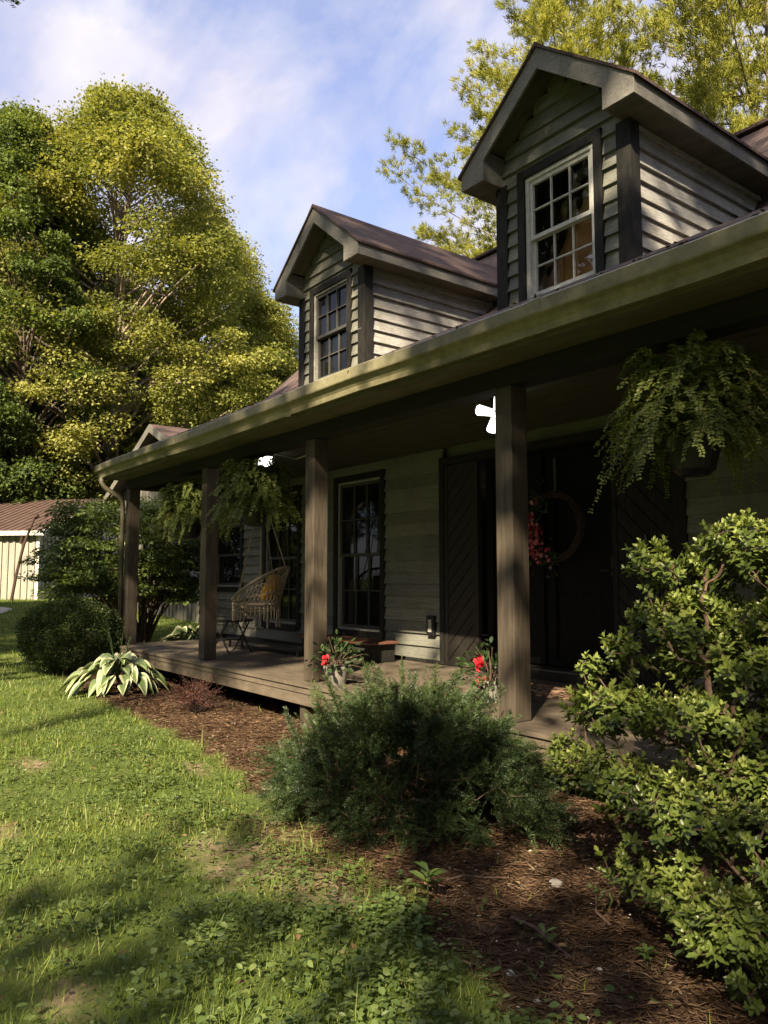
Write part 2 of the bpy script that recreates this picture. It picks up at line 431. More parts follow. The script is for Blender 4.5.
def clap(mb, o, u, nrm, rows, expo=EXPO, th=0.040):
    o, u, nrm = Vector(o), Vector(u), Vector(nrm); zv = Vector((0, 0, 1))
    for z, u0, u1 in rows:
        if u1 - u0 < 0.02: continue
        mb.tint = random.uniform(0.72, 1.12)
        jig = random.uniform(-.003, .004) + .004; th_ = th + random.uniform(-.004, .007)
        sag0, sag1 = random.uniform(-.004, .004), random.uniform(-.004, .004)
        b0, b1 = o + u * u0 + zv * (z + jig + sag0), o + u * u1 + zv * (z + jig + sag1); h = zv * (expo + .012)
        mb.hexa([b0 + nrm * th_, b1 + nrm * th_, b1, b0, b0 + h + nrm * .008, b1 + h + nrm * .008, b1 + h, b0 + h])
    mb.tint = 1.0

def rows_with_holes(z0, z1, x0, x1, holes, expo=EXPO):
    out = []; z = z0
    while z < z1 - 0.03:
        segs = [(x0, x1)]
        for hx0, hx1, hz0, hz1 in holes:
            if z + expo > hz0 + .02 and z < hz1 - .02:
                ns = []
                for a, b in segs:
                    if hx1 <= a or hx0 >= b: ns.append((a, b)); continue
                    if hx0 > a: ns.append((a, hx0))
                    if hx1 < b: ns.append((hx1, b))
                segs = ns
        for a, b in segs:                       # random butt joints
            if b - a > 3.2:
                c = a + random.uniform(0.3, 0.7) * (b - a); out += [(z, a, c - .002), (z, c + .002, b)]
            else: out.append((z, a, b))
        z += expo
    return out

WIN = [(-8.29, .75, 2.73, .98), (-10.34, .75, 2.73, .98), (-12.2, 1.29, 2.37, 1.0)]
HL, HR = -13.35, 2.2
mb = MB()
holes = [(c - w / 2 - .02, c + w / 2 + .02, a - .02, b + .02) for c, a, b, w in WIN] + [(-6.62, -3.6, .3, 3.05)]
clap(mb, (0, YW, 0), (1, 0, 0), (0, -1, 0), rows_with_holes(.49, 3.05, HL, -6.62, holes)); mb.build('front_wall', M['siding'], house)
mb = MB(); clap(mb, (0, YW, 0), (1, 0, 0), (0, -1, 0), rows_with_holes(.49, 3.05, -3.6, HR, [])); mb.build('front_wall', M['siding'], house)
mb = MB()
for a, b, z0, z1 in ((HL, -6.62, .2, 3.3), (-3.6, HR, .2, 3.3), (-6.62, -3.6, 2.75, 3.3)):
    mb.box(a, b, YW + .07, YW + .17, z0, z1)
mb.box(HL, HL + .1, YW + .17, 13.4, .1, 3.4); mb.box(HR - .1, HR, YW + .17, 13.4, .1, 3.4); mb.box(HL + .1, HR - .1, 13.3, 13.4, .1, 3.4)
mb.box(HL, HL + .1, YW + .03, YW + .07, .2, 3.05)
mb.prism([(HL + .02, YW + .17, 3.402), (HL + .02, 13.3, 3.402), (HL + .02, RY, 7.0), (HL + .02, 7.3, 4.8), (HL + .02, YW + .17, 4.1)], (.08, 0, 0))
mb.build('wall_core', M['siding'], house)
mb = MB(); mb.box(HL + .1, HR, YW - .035, YW + .05, .452, .489); mb.build('base_trim', M['trim_dark'], house)

def window(c, z0, z1, w, yf, nc, nr, white, pane, lab=None, munt=None):
    """house > window > sub-parts, facing the yard"""
    x0, x1 = c - w / 2, c + w / 2; fr = .042 if munt is M['white'] else .026; munt = munt or M['munt']; sashm = white if munt is M['white'] else M['sash_dim']
    mb = MB()
    mb.box(x0, x1, yf - .030, yf + .065, z0, z0 + fr); mb.box(x0, x1, yf - .030, yf + .065, z1 - fr, z1)
    mb.box(x0, x0 + fr, yf - .028, yf + .064, z0 + fr, z1 - fr); mb.box(x1 - fr, x1, yf - .028, yf + .064, z0 + fr, z1 - fr)
    wo = mb.build('window', white, house, .003)
    if lab: wo['label'] = lab
    mb = MB(); tw = .085
    mb.box(x0 - tw, x0, yf - .052, yf + .01, z0 - tw, z1 + tw); mb.box(x1, x1 + tw, yf - .052, yf + .01, z0 - tw, z1 + tw)
    mb.box(x0, x1, yf - .050, yf + .01, z1, z1 + tw); mb.box(x0, x1, yf - .056, yf + .01, z0 - tw, z0)
    mb.build('window_trim', M['trim_dark'], wo, .003)
    zm = (z0 + z1) / 2
    for k, (a, b, yo) in enumerate(((zm - .02, z1 - fr, 0.0), (z0 + fr, zm + .02, .032))):
        mb = MB(); s = .034; ax, bx = x0 + fr, x1 - fr; ya, yb = yf + yo - .012, yf + yo + .018
        mb.box(ax, ax + s, ya, yb, a, b); mb.box(bx - s, bx, ya, yb, a, b)
        mb.box(ax + s, bx - s, ya, yb, a, a + .04); mb.box(ax + s, bx - s, ya, yb, b - .04, b)
        so_ = mb.build('sash', sashm, wo, .002); mb = MB()
        for i in range(1, nc):
            xx = ax + s + (bx - ax - 2 * s) * i / nc; mb.box(xx - .006, xx + .006, ya + .004, yb - .004, a + .04, b - .04)
        for j in range(1, nr):
            zz = a + .04 + (b - a - .08) * j / nr
            for i in range(nc):
                xa = ax + s + (bx - ax - 2 * s) * i / nc + .008; xb = ax + s + (bx - ax - 2 * s) * (i + 1) / nc - .008
                mb.box(xa, xb, ya + .004, yb - .004, zz - .006, zz + .006)
        if mb.v: mb.build('muntins', munt, wo)
        mb = MB(); mb.box(ax + s - .004, bx - s + .004, yf + yo + .0205, yf + yo + .0235, a + .03, b - .03)
        mb.build('pane', pane, wo)
    return wo

for c, a, b, w in WIN[:2]: window(c, a, b, w, YW, 3, 2, M['white_dull'], M['black_glass'])
window(*WIN[2], YW, 1, 1, M['white_dull'], M['black_glass'], 'shorter window with plain panes near the left end of the porch wall')

# door bay: double black door between two diagonal plank panels
def diag_panel(x0, x1, z0, z1, y, slope, wd=.12):
    def clip(poly, f):
        out = []
        for i in range(len(poly)):
            a, b = poly[i], poly[(i + 1) % len(poly)]; fa, fb = f(a), f(b)
            if fa >= 0: out.append(a)
            if (fa >= 0) != (fb >= 0): t_ = fa / (fa - fb); out.append((a[0] + t_ * (b[0] - a[0]), a[1] + t_ * (b[1] - a[1])))
        return out
    mb = MB(); mb.box(x0, x1, y, y + .03, z0, z1)
    mb.box(x0, x0 + .05, y - .026, y, z0, z1); mb.box(x1 - .05, x1, y - .026, y, z0, z1)
    q = 0.7071; k = -40
    while k < 60:
        a, b = k * wd, (k + 1) * wd - .010
        f = lambda p: (p[0] - x0) * q * slope + (p[1] - z0) * q
        poly = [(x0 + .052, z0), (x1 - .052, z0), (x1 - .052, z1), (x0 + .052, z1)]
        poly = clip(poly, lambda p: f(p) - a)
        if len(poly) > 2: poly = clip(poly, lambda p: b - f(p))
        if len(poly) > 2:
            mb.tint = random.uniform(.75, 1.15); mb.prism([(px, y - .002, pz) for px, pz in poly], (0, -.016, 0)); mb.tint = 1
        k += 1
    return mb
diag_panel(-6.58, -6.04, .47, 2.72, YW - .01, -1).build('door_side_panel', M['panel'], house)
rp = diag_panel(-4.30, -3.63, .47, 2.72, YW - .01, 1).build('door_side_panel', M['trim_dark'], house)
mb = MB()
for a in (-6.66, -3.635): mb.box(a, a + .075, YW - .05, YW + .05, .46, 2.82)
mb.box(-6.585, -3.635, YW - .048, YW + .05, 2.73, 2.81); mb.build('door_trim', M['trim_dark'], house)
mb = MB(); mb.box(-6.035, -4.305, YW + .10, YW + .15, .56, 2.72)
for a, b in ((-6.0, -5.2), (-5.14, -4.34)):
    for z0, z1 in ((.66, 1.28), (1.42, 2.6)):
        mb.box(a + .10, b - .10, YW + .09, YW + .10, z0, z1)
    mb.box(a, b, YW + .06, YW + .10, .57, .64); mb.box(a, b, YW + .06, YW + .10, 2.62, 2.70)
    mb.box(a, a + .09, YW + .06, YW + .10, .64, 2.62); mb.box(b - .09, b, YW + .06, YW + .10, .64, 2.62)
door = mb.build('front_door', M['door'], house, .004)
mb = MB(); mb.box(-4.37, -4.325, YW + .03, YW + .058, 1.45, 1.62); mb.tube([(-4.35, YW + .045, 1.5), (-4.35, YW - .01, 1.5), (-4.45, YW - .012, 1.5)], .011, 8)
mb.build('door_handle', M['black_metal'], door, .003)
mb = MB(); mb.box(-6.03, -4.31, YW - .14, YW + .1, .453, .53); mb.build('door_step', M['trim_dark'], house, .004)
mb = MB(); mb.box(-6.02, -4.32, YW - .13, YW + .08, .531, .552); mb.build('threshold', M['dark_metal'], house, .004)
mb = MB(); mb.prism([(-3.95, YW - .045, 1.66), (-3.925, YW - .045, 1.74), (-3.95, YW - .045, 1.83), (-3.975, YW - .045, 1.74)], (0, .017, 0)); mb.build('door_knocker', M['dark_metal'], house, .004)
# wall box left of the door
mb = MB(); mb.box(-6.865, -6.735, YW - .075, YW - .005, .77, 1.0); ob = mb.build('outlet_box', M['black_metal'], house, .006)
mb = MB(); mb.box(-6.83, -6.77, YW - .083, YW - .0755, .81, .955); mb.build('outlet_cover', M['white_dull'], ob, .003)

# porch: deck, posts, beam, ceiling, gutter
DL, DR, DY = -11.72, 1.6, 3.80
mb = MB(); x = 0; yb = DY - .03
nb = 16; bw = (YW - .04 - yb) / nb
for i in range(nb):
    xx = DL
    while xx < DR:
        xe = min(DR, xx + random.uniform(2.4, 4.2)); mb.tint = random.uniform(.82, 1.1)
        mb.box(xx, xe - .003, yb + i * bw, yb + (i + 1) * bw - .006, DZ - .03, DZ + random.uniform(-.001, .001)); xx = xe
mb.tint = 1
deck = mb.build('porch_deck', M['deck'], house)
mb = MB(); mb.box(DL + .02, DR, DY, DY + .04, .25, DZ - .032); mb.box(DL + .02, DR, DY - .012, DY - .001, .36, DZ - .033); mb.box(DL + .02, DL + .06, DY + .042, YW, .25, DZ - .032)
mb.build('deck_fascia', M['deck'], deck)
for xx in (-11.6, -8.78, -6.33, -3.75, -1.2):
    MB().box(xx - .06, xx + .06, DY + .05, DY + .17, -.2, .25).build('deck_footing', M['post'], deck)
mb = MB(); mb.box(HL + .1, HR, YW - .02, YW + .06, -.2, .42); mb.build('foundation', M['trim_dark'], house)
PS = .16
for xr in (-11.46, -8.70, -6.25, -3.67, -1.05):
    mb = MB(); mb.tint = random.uniform(.9, 1.05)
    mb.box(xr - PS, xr, 3.90, 3.90 + PS, DZ + .003, 2.775)
    mb.build('porch_post', M['post'], house, .006)
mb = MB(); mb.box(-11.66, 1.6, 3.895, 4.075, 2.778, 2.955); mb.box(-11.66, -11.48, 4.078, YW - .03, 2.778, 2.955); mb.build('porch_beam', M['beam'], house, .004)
mb = MB()
for i in range(13):
    y0 = 4.08 + i * .14; mb.box(-11.48, HR, y0, min(y0 + .136, YW - .03), 2.93 + (i % 2) * .003, 2.975)
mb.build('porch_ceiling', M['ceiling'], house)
GL = -11.74
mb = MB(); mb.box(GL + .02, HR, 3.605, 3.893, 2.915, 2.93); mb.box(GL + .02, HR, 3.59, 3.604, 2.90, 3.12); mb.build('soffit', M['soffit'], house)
# K-style gutter profile swept along X
prof = [(3.588, 3.115), (3.588, 2.935), (3.525, 2.925), (3.515, 2.965), (3.490, 3.0), (3.462, 3.02), (3.458, 3.03), (3.458, 3.105), (3.470, 3.118), (3.484, 3.110), (3.480, 3.10), (3.475, 3.02), (3.53, 2.95), (3.575, 2.95), (3.578, 3.115)]
nseg = 24; vs = []; fs = []; k = len(prof)
for i in range(nseg + 1):
    xx = GL + (HR + 4 - GL) * i / nseg; dz = .010 * math.sin(i * .9) + .004 * math.sin(i * 2.3)
    vs += [(xx, a, b + dz) for a, b in prof]
for i in range(nseg):
    for j in range(k): fs.append((i * k + j, (i + 1) * k + j, (i + 1) * k + (j + 1) % k, i * k + (j + 1) % k))
fs += [tuple(range(k)), tuple(range(nseg * k, nseg * k + k))[::-1]]
gut = MB().add(vs, fs).build('gutter', M['gutter'], house)
mb = MB(); mb.tube([(-11.64, 3.53, 2.94), (-11.64, 3.53, 2.86), (-11.62, 3.58, 2.78), (-11.60, 3.78, 2.66), (-11.59, 3.84, 2.58), (-11.59, 3.845, 2.45), (-11.59, 3.845, .25)], .036, 8)
mb.build('downspout', M['spout'], gut, smooth=True)
for xx in (-9.2, -6.15, -3.1, -.05):
    MB().add([(xx + dx, a + (a - 3.53) * .05, b - .004 + (b - 3.02) * .05) for dx in (0, .09) for a, b in prof[:9]], [(j, j + 1, 9 + j + 1, 9 + j) for j in range(8)]).build('gutter_seam', M['gutter'], gut)
rl = np.random.default_rng(77); n_ = 260; xl = rl.uniform(GL + .1, 1, n_)
v, f, t_ = scatter(np.stack([xl, rl.uniform(3.46, 3.56, n_), rl.uniform(3.105, 3.135, n_)], 1), rdir(n_, rl) * (1, 1, .4), rdir(n_, rl) * .5 + (0, 0, 1), rl.uniform(.02, .055, n_), .018, KITE, rl.random(n_))
M['dead_leaf'] = leaf_mat('dead_leaf', [(0.05, 0.03, 0.015), (0.12, 0.075, 0.035), (0.20, 0.14, 0.07)], 0, .9, .1)
lo_ = npmesh('gutter_litter', v, f, M['dead_leaf'], None, t_); tag(lo_, 'dead leaves and twigs caught along the gutter lip', 'leaf litter', kind='stuff')
# roofs
def zr(y): return 3.12 + .505 * (y - 3.52)
PR = .95
def zmain(y): return zr(YB) + PR * (y - YB)
mb = MB(); XL = -13.6; XR = 4.5
mb.hexa([(GL - .06, 3.50, 3.105), (XR, 3.50, 3.105), (XR, YB + .05, zr(YB + .05) - .03), (GL - .06, YB + .05, zr(YB + .05) - .03), (GL - .06, 3.50, 3.128), (XR, 3.50, 3.128), (XR, YB + .05, zr(YB + .05)), (GL - .06, YB + .05, zr(YB + .05))])
mb.build('porch_roof', M['shingle'], house)
mb = MB()
zt = zmain(RY)
mb.hexa([(XL, YB - .04, zmain(YB - .04) - .06), (XR, YB - .04, zmain(YB - .04) - .06), (XR, RY, zt - .06), (XL, RY, zt - .06), (XL, YB - .04, zmain(YB - .04) + .005), (XR, YB - .04, zmain(YB - .04) + .005), (XR, RY, zt + .005), (XL, RY, zt + .005)])
mb.hexa([(XL, RY + .003, zt - .06), (XR, RY + .003, zt - .06), (XR, 13.6, zt - 3.8), (XL, 13.6, zt - 3.8), (XL, RY + .003, zt + .005), (XR, RY + .003, zt + .005), (XR, 13.6, zt - 3.74), (XL, 13.6, zt - 3.74)])
mb.box(XL, XR, RY - .12, RY + .12, zt - .02, zt + .022)
mb.build('main_roof', M['shingle'], house)

# dormers
glass2, t, p, o = new_mat('clear_glass')
tr = t.nodes.new('ShaderNodeBsdfTransparent'); tr.inputs['Color'].default_value = (.86, .86, .84, 1)
gl = t.nodes.new('ShaderNodeBsdfGlossy'); gl.inputs['Roughness'].default_value = .015
fr_ = t.nodes.new('ShaderNodeFresnel'); fr_.inputs['IOR'].default_value = 1.42
ms = t.nodes.new('ShaderNodeMixShader')
nzg = t.nodes.new('ShaderNodeTexNoise'); nzg.inputs['Scale'].default_value = 2.2
tcg2 = t.nodes.new('ShaderNodeTexCoord'); t.links.new(tcg2.outputs['Object'], nzg.inputs['Vector'])
bpg = t.nodes.new('ShaderNodeBump'); bpg.inputs['Strength'].default_value = .12; bpg.inputs['Distance'].default_value = .02
t.links.new(nzg.outputs['Fac'], bpg.inputs['Height']); t.links.new(bpg.outputs['Normal'], gl.inputs['Normal'])
t.links.new(fr_.outputs[0], ms.inputs[0]); t.links.new(tr.outputs[0], ms.inputs[1]); t.links.new(gl.outputs[0], ms.inputs[2]); t.links.new(ms.outputs[0], o.inputs['Surface'])
M['glass'] = glass2
M['room_backing'] = mat('room_wood_brightened', (0.75, 0.36, 0.13), (0.85, 0.46, 0.2), (3, 3, .6), 4, .6, .1)  # wood tone raised in place of light inside the dormer

def dormer(xc, lit):
    hw, hs, yr, yw = .71, .985, 5.0, 5.3
    zp, ze = 6.17, 5.38; sl = (zp - ze) / hs
    def zs(dx): return zp - sl * abs(dx)              # top of roof deck
    mb = MB(); rows = []; z = 3.86
    wz0, wz1, ww = 3.99, 5.18, .79
    while z < zp - .25:
        h = min(hw - .01, (zp - .12 - z - EXPO * .55) / sl)
        if z + EXPO > wz0 + .02 and z < wz1 - .02:
            rows += [(z, -h, -ww / 2 - .02), (z, ww / 2 + .02, h)]
        else: rows.append((z, -h, h))
        z += EXPO
    clap(mb, (xc, yw, 0), (1, 0, 0), (0, -1, 0), rows)
    mb.prism([(xc - hw + .01, yw + .07, 3.8), (xc + hw - .01, yw + .07, 3.8), (xc + hw - .01, yw + .07, 5.3), (xc, yw + .07, zp - .1), (xc - hw + .01, yw + .07, 5.3)], (0, .02, 0)) if not lit else None
    if lit:
        for a, b, z0, z1 in ((-hw + .01, -ww / 2, 3.8, 5.3), (ww / 2, hw - .01, 3.8, 5.3)): mb.box(xc + a, xc + b, yw + .066, yw + .09, z0, z1)
        mb.prism([(xc - hw + .01, yw + .066, 5.19), (xc + hw - .01, yw + .066, 5.19), (xc + hw - .01, yw + .066, 5.3), (xc, yw + .066, zp - .1), (xc - hw + .01, yw + .066, 5.3)], (0, .024, 0))
    d = mb.build('dormer', M['siding'], house)
    for s in (1, -1):
        mb = MB(); rows = []; z = 3.86
        while z < 5.22:
            ye = min(7.45, 3.52 + (z + .14 - 3.12) / .505)
            rows.append((z, .088, ye - yw)); z += EXPO
        clap(mb, (xc + s * hw, yw, 0), (0, 1, 0), (s, 0, 0), rows, th=.040)
        mb.box(min(xc + s * hw, xc + s * (hw - .03)), max(xc + s * hw, xc + s * (hw - .03)) - .001 * s, yw + .1, 7.5, 3.9, 5.22)
        mb.build('dormer_side', M['siding_grey'], d)
        mb = MB()
        a, b = sorted((xc + s * (hw - .085), xc + s * (hw + .056))); mb.box(a, b, yw - .045, yw - .002, 3.8, 5.222)
        a, b = sorted((xc + s * (hw + .002), xc + s * (hw + .056))); mb.box(a, b, yw - .0015, yw + .085, 3.8, 5.2215)
        mb.build('corner_board', M['trim_dark'], d, .003)
    # rake fascia, boxed eaves, eave fascia
    mb = MB(); fh = .165
    for s in (1, -1):
        mb.tint = random.uniform(.85, 1.05)
        pts = [(xc, yr, zp - .012), (xc + s * hs, yr, ze - .012), (xc + s * hs, yr, ze - fh), (xc + s * (hs - .30), yr, ze - fh), (xc + s * (hs - .30), yr, zs(hs - .30) - fh * 1.28), (xc, yr, zp - fh * 1.28)]
        mb.prism(pts, (0, .028, 0))
        x0, x1 = xc + s * (hs - .298), xc + s * hs
        mb.tint = random.uniform(.75, .95)
        mb.prism([(x0, yr + .03, ze - fh + .002), (x0, yr + .03, zs(hs - .298) - .1), (x0 + s * .02, yr + .03, zs(hs - .278) - .1), (x0 + s * .02, yr + .03, ze - fh + .002)], (0, yw - yr - .03, 0))
        mb.tint = random.uniform(.85, 1.15)
        mb.prism([(x1 - s * .022, yr + .03, ze - fh), (x1 - s * .022, yr + .03, ze - .0), (x1, yr + .03, ze - .016), (x1, yr + .03, ze - fh)], (0, 2.7, 0))
    mb.build('fascia', M['fascia'], d, .003)
    mb = MB()
    for s in (1, -1):
        a, b = sorted((xc + s * (hs - .276), xc + s * (hs - .024))); mb.box(a, b, yr + .032, 7.4, ze - fh + .004, ze - fh + .02)
        # underside of the rake overhang
        mb.hexa([(xc, yr + .03, zp - .075), (xc + s * .69, yr + .03, zs(.69) - .075), (xc + s * .69, yw + .02, zs(.69) - .075), (xc, yw + .02, zp - .075), (xc, yr + .03, zp - .05), (xc + s * .69, yr + .03, zs(.69) - .05), (xc + s * .69, yw + .02, zs(.69) - .05), (xc, yw + .02, zp - .05)])
    mb.build('soffit', M['soffit'], d)
    mb = MB(); yb = 8.5; ov = .02
    for s in (1, -1):
        e = hs + .03; g = .002 if s < 0 else 0
        mb.hexa([(xc, yr - ov, zp - .01), (xc + s * e, yr - ov, zs(e) - .01), (xc + s * e, 7.5, zs(e) - .01), (xc, yb, zp - .01), (xc, yr - ov, zp + .018), (xc + s * e, yr - ov, zs(e) + .018 + g), (xc + s * e, 7.5, zs(e) + .018 + g), (xc, yb, zp + .018)])
    mb.prism([(xc - .11, yr - ov - .001, zs(.11) + .02), (xc, yr - ov - .001, zp + .034), (xc + .11, yr - ov - .001, zs(.11) + .02), (xc, yr - ov - .001, zp + .019)], (0, yb - yr, 0))
    mb.build('dormer_roof', M['shingle_dormer'], d)
    if lit:
        mb = MB(); rx0, rx1, ry1 = xc - hw + .05, xc + hw - .05, yw + .36  # shallow box added close behind the glass so window light brightens it
        mb.box(rx0, rx1, ry1, ry1 + .02, 3.85, 5.7); mb.box(rx0 - .02, rx0, yw + .1, ry1 + .02, 3.85, 5.7); mb.box(rx1, rx1 + .02, yw + .1, ry1 + .02, 3.85, 5.7)
        mb.box(rx0, rx1, yw + .1, ry1, 3.84, 3.86); mb.box(rx0, rx1, yw + .1, ry1, 5.66, 5.68)
        mb.box(rx0 + .30, rx0 + .40, ry1 - .03, ry1 - .002, 3.87, 5.6); mb.box(rx0 + .4, rx0 + 1.0, ry1 - .03, ry1 - .002, 5.0, 5.09)
        mb.build('room_backing', M['room_backing'], d)
    return window(xc, wz0, wz1, ww, yw - .004, 3, 2, M['white'] if lit else M['white_dull'], M['glass'] if lit else M['black_glass'], None, M['white'] if lit else M['munt'])
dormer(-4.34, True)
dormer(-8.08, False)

# ------------------------------------------------------------------ shed and barn
def ribs(mb, p0, p1, z0f, z1f, nrm, step, rw, rd):
    p0, p1, nrm = Vector(p0), Vector(p1), Vector(nrm); u = (p1 - p0); Ln = u.length; u.normalize(); k = 0; s = step / 2
    while s < Ln:
        a = p0 + u * (s - rw / 2); b = p0 + u * (s + rw / 2); z0 = z0f(s / Ln); z1 = z1f(s / Ln)
        mb.tint = random.uniform(.9, 1.05)
        q = [a, b, b + nrm * rd, a + nrm * rd]
        mb.hexa([Vector((v.x, v.y, z0)) for v in q] + [Vector((v.x, v.y, z1)) for v in q]); s += step
    mb.tint = 1

M['shed_wall'] = mat('tan_metal_siding', (0.22, 0.21, 0.17), (0.285, 0.272, 0.225), (3, 3, .5), 3, .5, .05, tint=True)
M['shed_roof'] = mat('brown_metal_roof', (0.065, 0.042, 0.034), (0.10, 0.066, 0.054), (1, 1, 1), 3, .5, .05, tint=True)
M['cream'] = plain('cream_trim', (0.62, 0.58, 0.48), .5)
M['batten'] = mat('shaded_grey_batten_siding', (0.10, 0.098, 0.078), (0.16, 0.155, 0.13), (4, 4, .6), 4, .8, .3, tint=True)  # grey boards, colour lowered to stand in for tree shade on the barn
shed = empty('shed', (-35, 4.5, .6), 'tan ribbed metal shed with a brown roof across the lawn', 'shed')
C0 = Vector((-32.21, 7.48, 0)); d1 = Vector((-.7071, -.7071, 0)); d2 = Vector((-.7071, .7071, 0))
LN, HWD = 11.0, 4.8; zb, ze_, zrg = .35, 3.32, 5.0
A_, B_ = C0, C0 + d1 * LN
def P3(v, z): return Vector((v.x, v.y, z))
mb = MB()
nf, ng = -d2, -d1
mb.hexa([P3(A_, zb), P3(A_ + d2 * 2 * HWD, zb), P3(B_ + d2 * 2 * HWD, zb), P3(B_, zb), P3(A_, ze_), P3(A_ + d2 * 2 * HWD, ze_), P3(B_ + d2 * 2 * HWD, ze_), P3(B_, ze_)])
mb.prism([P3(A_, ze_ + .002), P3(A_ + d2 * 2 * HWD, ze_ + .002), P3(A_ + d2 * HWD, zrg - .05)], d1 * LN)
ribs(mb, A_ + d1 * .1, B_, lambda s: zb, lambda s: ze_ - .02, nf, .28, .10, .05)
ribs(mb, A_ + d2 * .1, A_ + d2 * 2 * HWD, lambda s: zb, lambda s: ze_ - .02 + (zrg - ze_) * (1 - abs(2 * s - 1)) - .05, ng, .28, .06, .03)
mb.build('wall', M['shed_wall'], shed)
mb = MB(); ov = .3
for (a, b) in ((A_ - d2 * .35, 1), (A_ + d2 * (2 * HWD + .35), -1)):
    e0 = a - d1 * ov; e1 = a + d1 * (LN + ov); r0 = A_ + d2 * HWD - d1 * ov; r1 = A_ + d2 * HWD + d1 * (LN + ov)
    ez = ze_ + .02 - .1
    mb.hexa([P3(e0, ez), P3(e1, ez), P3(r1, zrg), P3(r0, zrg), P3(e0, ez + .06), P3(e1, ez + .06), P3(r1, zrg + .06), P3(r0, zrg + .06)])
    u = (e1 - e0).normalized(); kk = .15
    while kk < LN + 2 * ov:
        x0 = e0 + u * kk; x1 = r0 + u * kk
        mb.hexa([P3(x0, ez + .06), P3(x0 + u * .05, ez + .06), P3(x1 + u * .05, zrg + .06), P3(x1, zrg + .06), P3(x0, ez + .09), P3(x0 + u * .05, ez + .09), P3(x1 + u * .05, zrg + .09), P3(x1, zrg + .09)]); kk += .3
roof = mb.build('roof', M['shed_roof'], shed)
mb = MB()
e0 = A_ - d2 * .37 - d1 * (ov + .02); e1 = A_ - d2 * .37 + d1 * (LN + ov); r0 = A_ + d2 * HWD - d1 * (ov + .02)
mb.hexa([P3(e0, ze_ - .20), P3(e1, ze_ - .20), P3(e1 + d2 * .03, ze_ - .20), P3(e0 + d2 * .03, ze_ - .20), P3(e0, ze_ - .03), P3(e1, ze_ - .03), P3(e1 + d2 * .03, ze_ - .03), P3(e0 + d2 * .03, ze_ - .03)])
mb.hexa([P3(e0, ze_ - .22), P3(r0, zrg - .14), P3(r0 - d1 * .03, zrg - .14), P3(e0 - d1 * .03, ze_ - .22), P3(e0, ze_ - .02), P3(r0, zrg + .05), P3(r0 - d1 * .03, zrg + .05), P3(e0 - d1 * .03, ze_ - .02)])
mb.hexa([P3(A_ + nf * .055, zb), P3(A_ + nf * .055 + d1 * .14, zb), P3(A_ + d1 * .14, zb), P3(A_, zb), P3(A_ + nf * .055, ze_ - .2), P3(A_ + nf * .055 + d1 * .14, ze_ - .2), P3(A_ + d1 * .14, ze_ - .2), P3(A_, ze_ - .2)])
mb.build('trim', M['cream'], shed)
M['rust'] = mat('rusty_iron', (0.025, 0.014, 0.01), (0.06, 0.03, 0.02), (5, 5, 5), 8, .8, .3)
mb = MB(); mb.tube([(-31.15, 6.3, .5), (-31.0, 6.42, 1.6), (-30.85, 6.6, 2.7), (-30.6, 6.9, 3.75)], [.06, .055, .055, .04], 7)
mb.tube([(-30.85, 6.6, 2.7), (-30.95, 6.5, 2.75), (-30.95, 6.55, 3.0)], .04, 6); mb.tube([(-30.6, 6.9, 3.72), (-30.5, 6.98, 3.78)], .075, 6)
pole = mb.build('rusty_pole', M['rust']); tag(pole, 'rusty iron pole leaning against the front of the tan shed', 'pole')

barn = empty('barn', (-21.8, 8, .3), 'grey board and batten outbuilding with gabled brown roof beyond the porch', 'barn')
BY0, BPX, BZP, BSL, BHW = 8.4, -21.8, 5.94, .45, 4.15
mb = MB(); bxl, bxr = BPX - BHW, BPX + BHW
zE = BZP - BSL * BHW - .12
mb.box(bxl, bxr, BY0, BY0 + 12, .1, zE); mb.prism([(bxl, BY0, zE + .002), (bxr, BY0, zE + .002), (BPX, BY0, BZP - .12)], (0, 12, 0))
ribs(mb, (bxl, BY0 - .002, 0), (bxr, BY0 - .002, 0), lambda s: .1, lambda s: BZP - .16 - BSL * abs(s * 2 - 1) * BHW, (0, -1, 0), .26, .06, .028)
ribs(mb, (bxr + .002, BY0, 0), (bxr + .002, BY0 + 12, 0), lambda s: .1, lambda s: zE - .05, (1, 0, 0), .26, .06, .028)
mb.build('wall', M['batten'], barn)
mb = MB(); ov = .45
for s in (1, -1):
    e = BHW + ov
    mb.hexa([(BPX, BY0 - ov, BZP - .06), (BPX + s * e, BY0 - ov, BZP - BSL * e - .06), (BPX + s * e, BY0 + 12.3, BZP - BSL * e - .06), (BPX, BY0 + 12.3, BZP - .06), (BPX, BY0 - ov, BZP), (BPX + s * e, BY0 - ov, BZP - BSL * e), (BPX + s * e, BY0 + 12.3, BZP - BSL * e), (BPX, BY0 + 12.3, BZP)])
mb.build('roof', M['shed_roof'], barn)
mb = MB()
for s in (1, -1):
    e = BHW + ov
    mb.prism([(BPX, BY0 - ov - .03, BZP - .01), (BPX + s * e, BY0 - ov - .03, BZP - BSL * e - .01), (BPX + s * e, BY0 - ov - .03, BZP - BSL * e - .22), (BPX, BY0 - ov - .03, BZP - .24)], (0, .027, 0))
mb.build('fascia', M['batten'], barn)
mb = MB(); mb.hexa([(-20.2, 6.9, 3.28), (-15.6, 6.9, 3.28), (-15.6, BY0 - .03, 3.62), (-20.2, BY0 - .03, 3.62), (-20.2, 6.9, 3.33), (-15.6, 6.9, 3.33), (-15.6, BY0 - .03, 3.67), (-20.2, BY0 - .03, 3.67)])
aw = mb.build('awning', M['shed_roof'], barn)
mb = MB(); mb.box(-20.22, -15.58, 6.87, 6.897, 3.22, 3.35); mb.build('awning_fascia', M['cream'], aw)
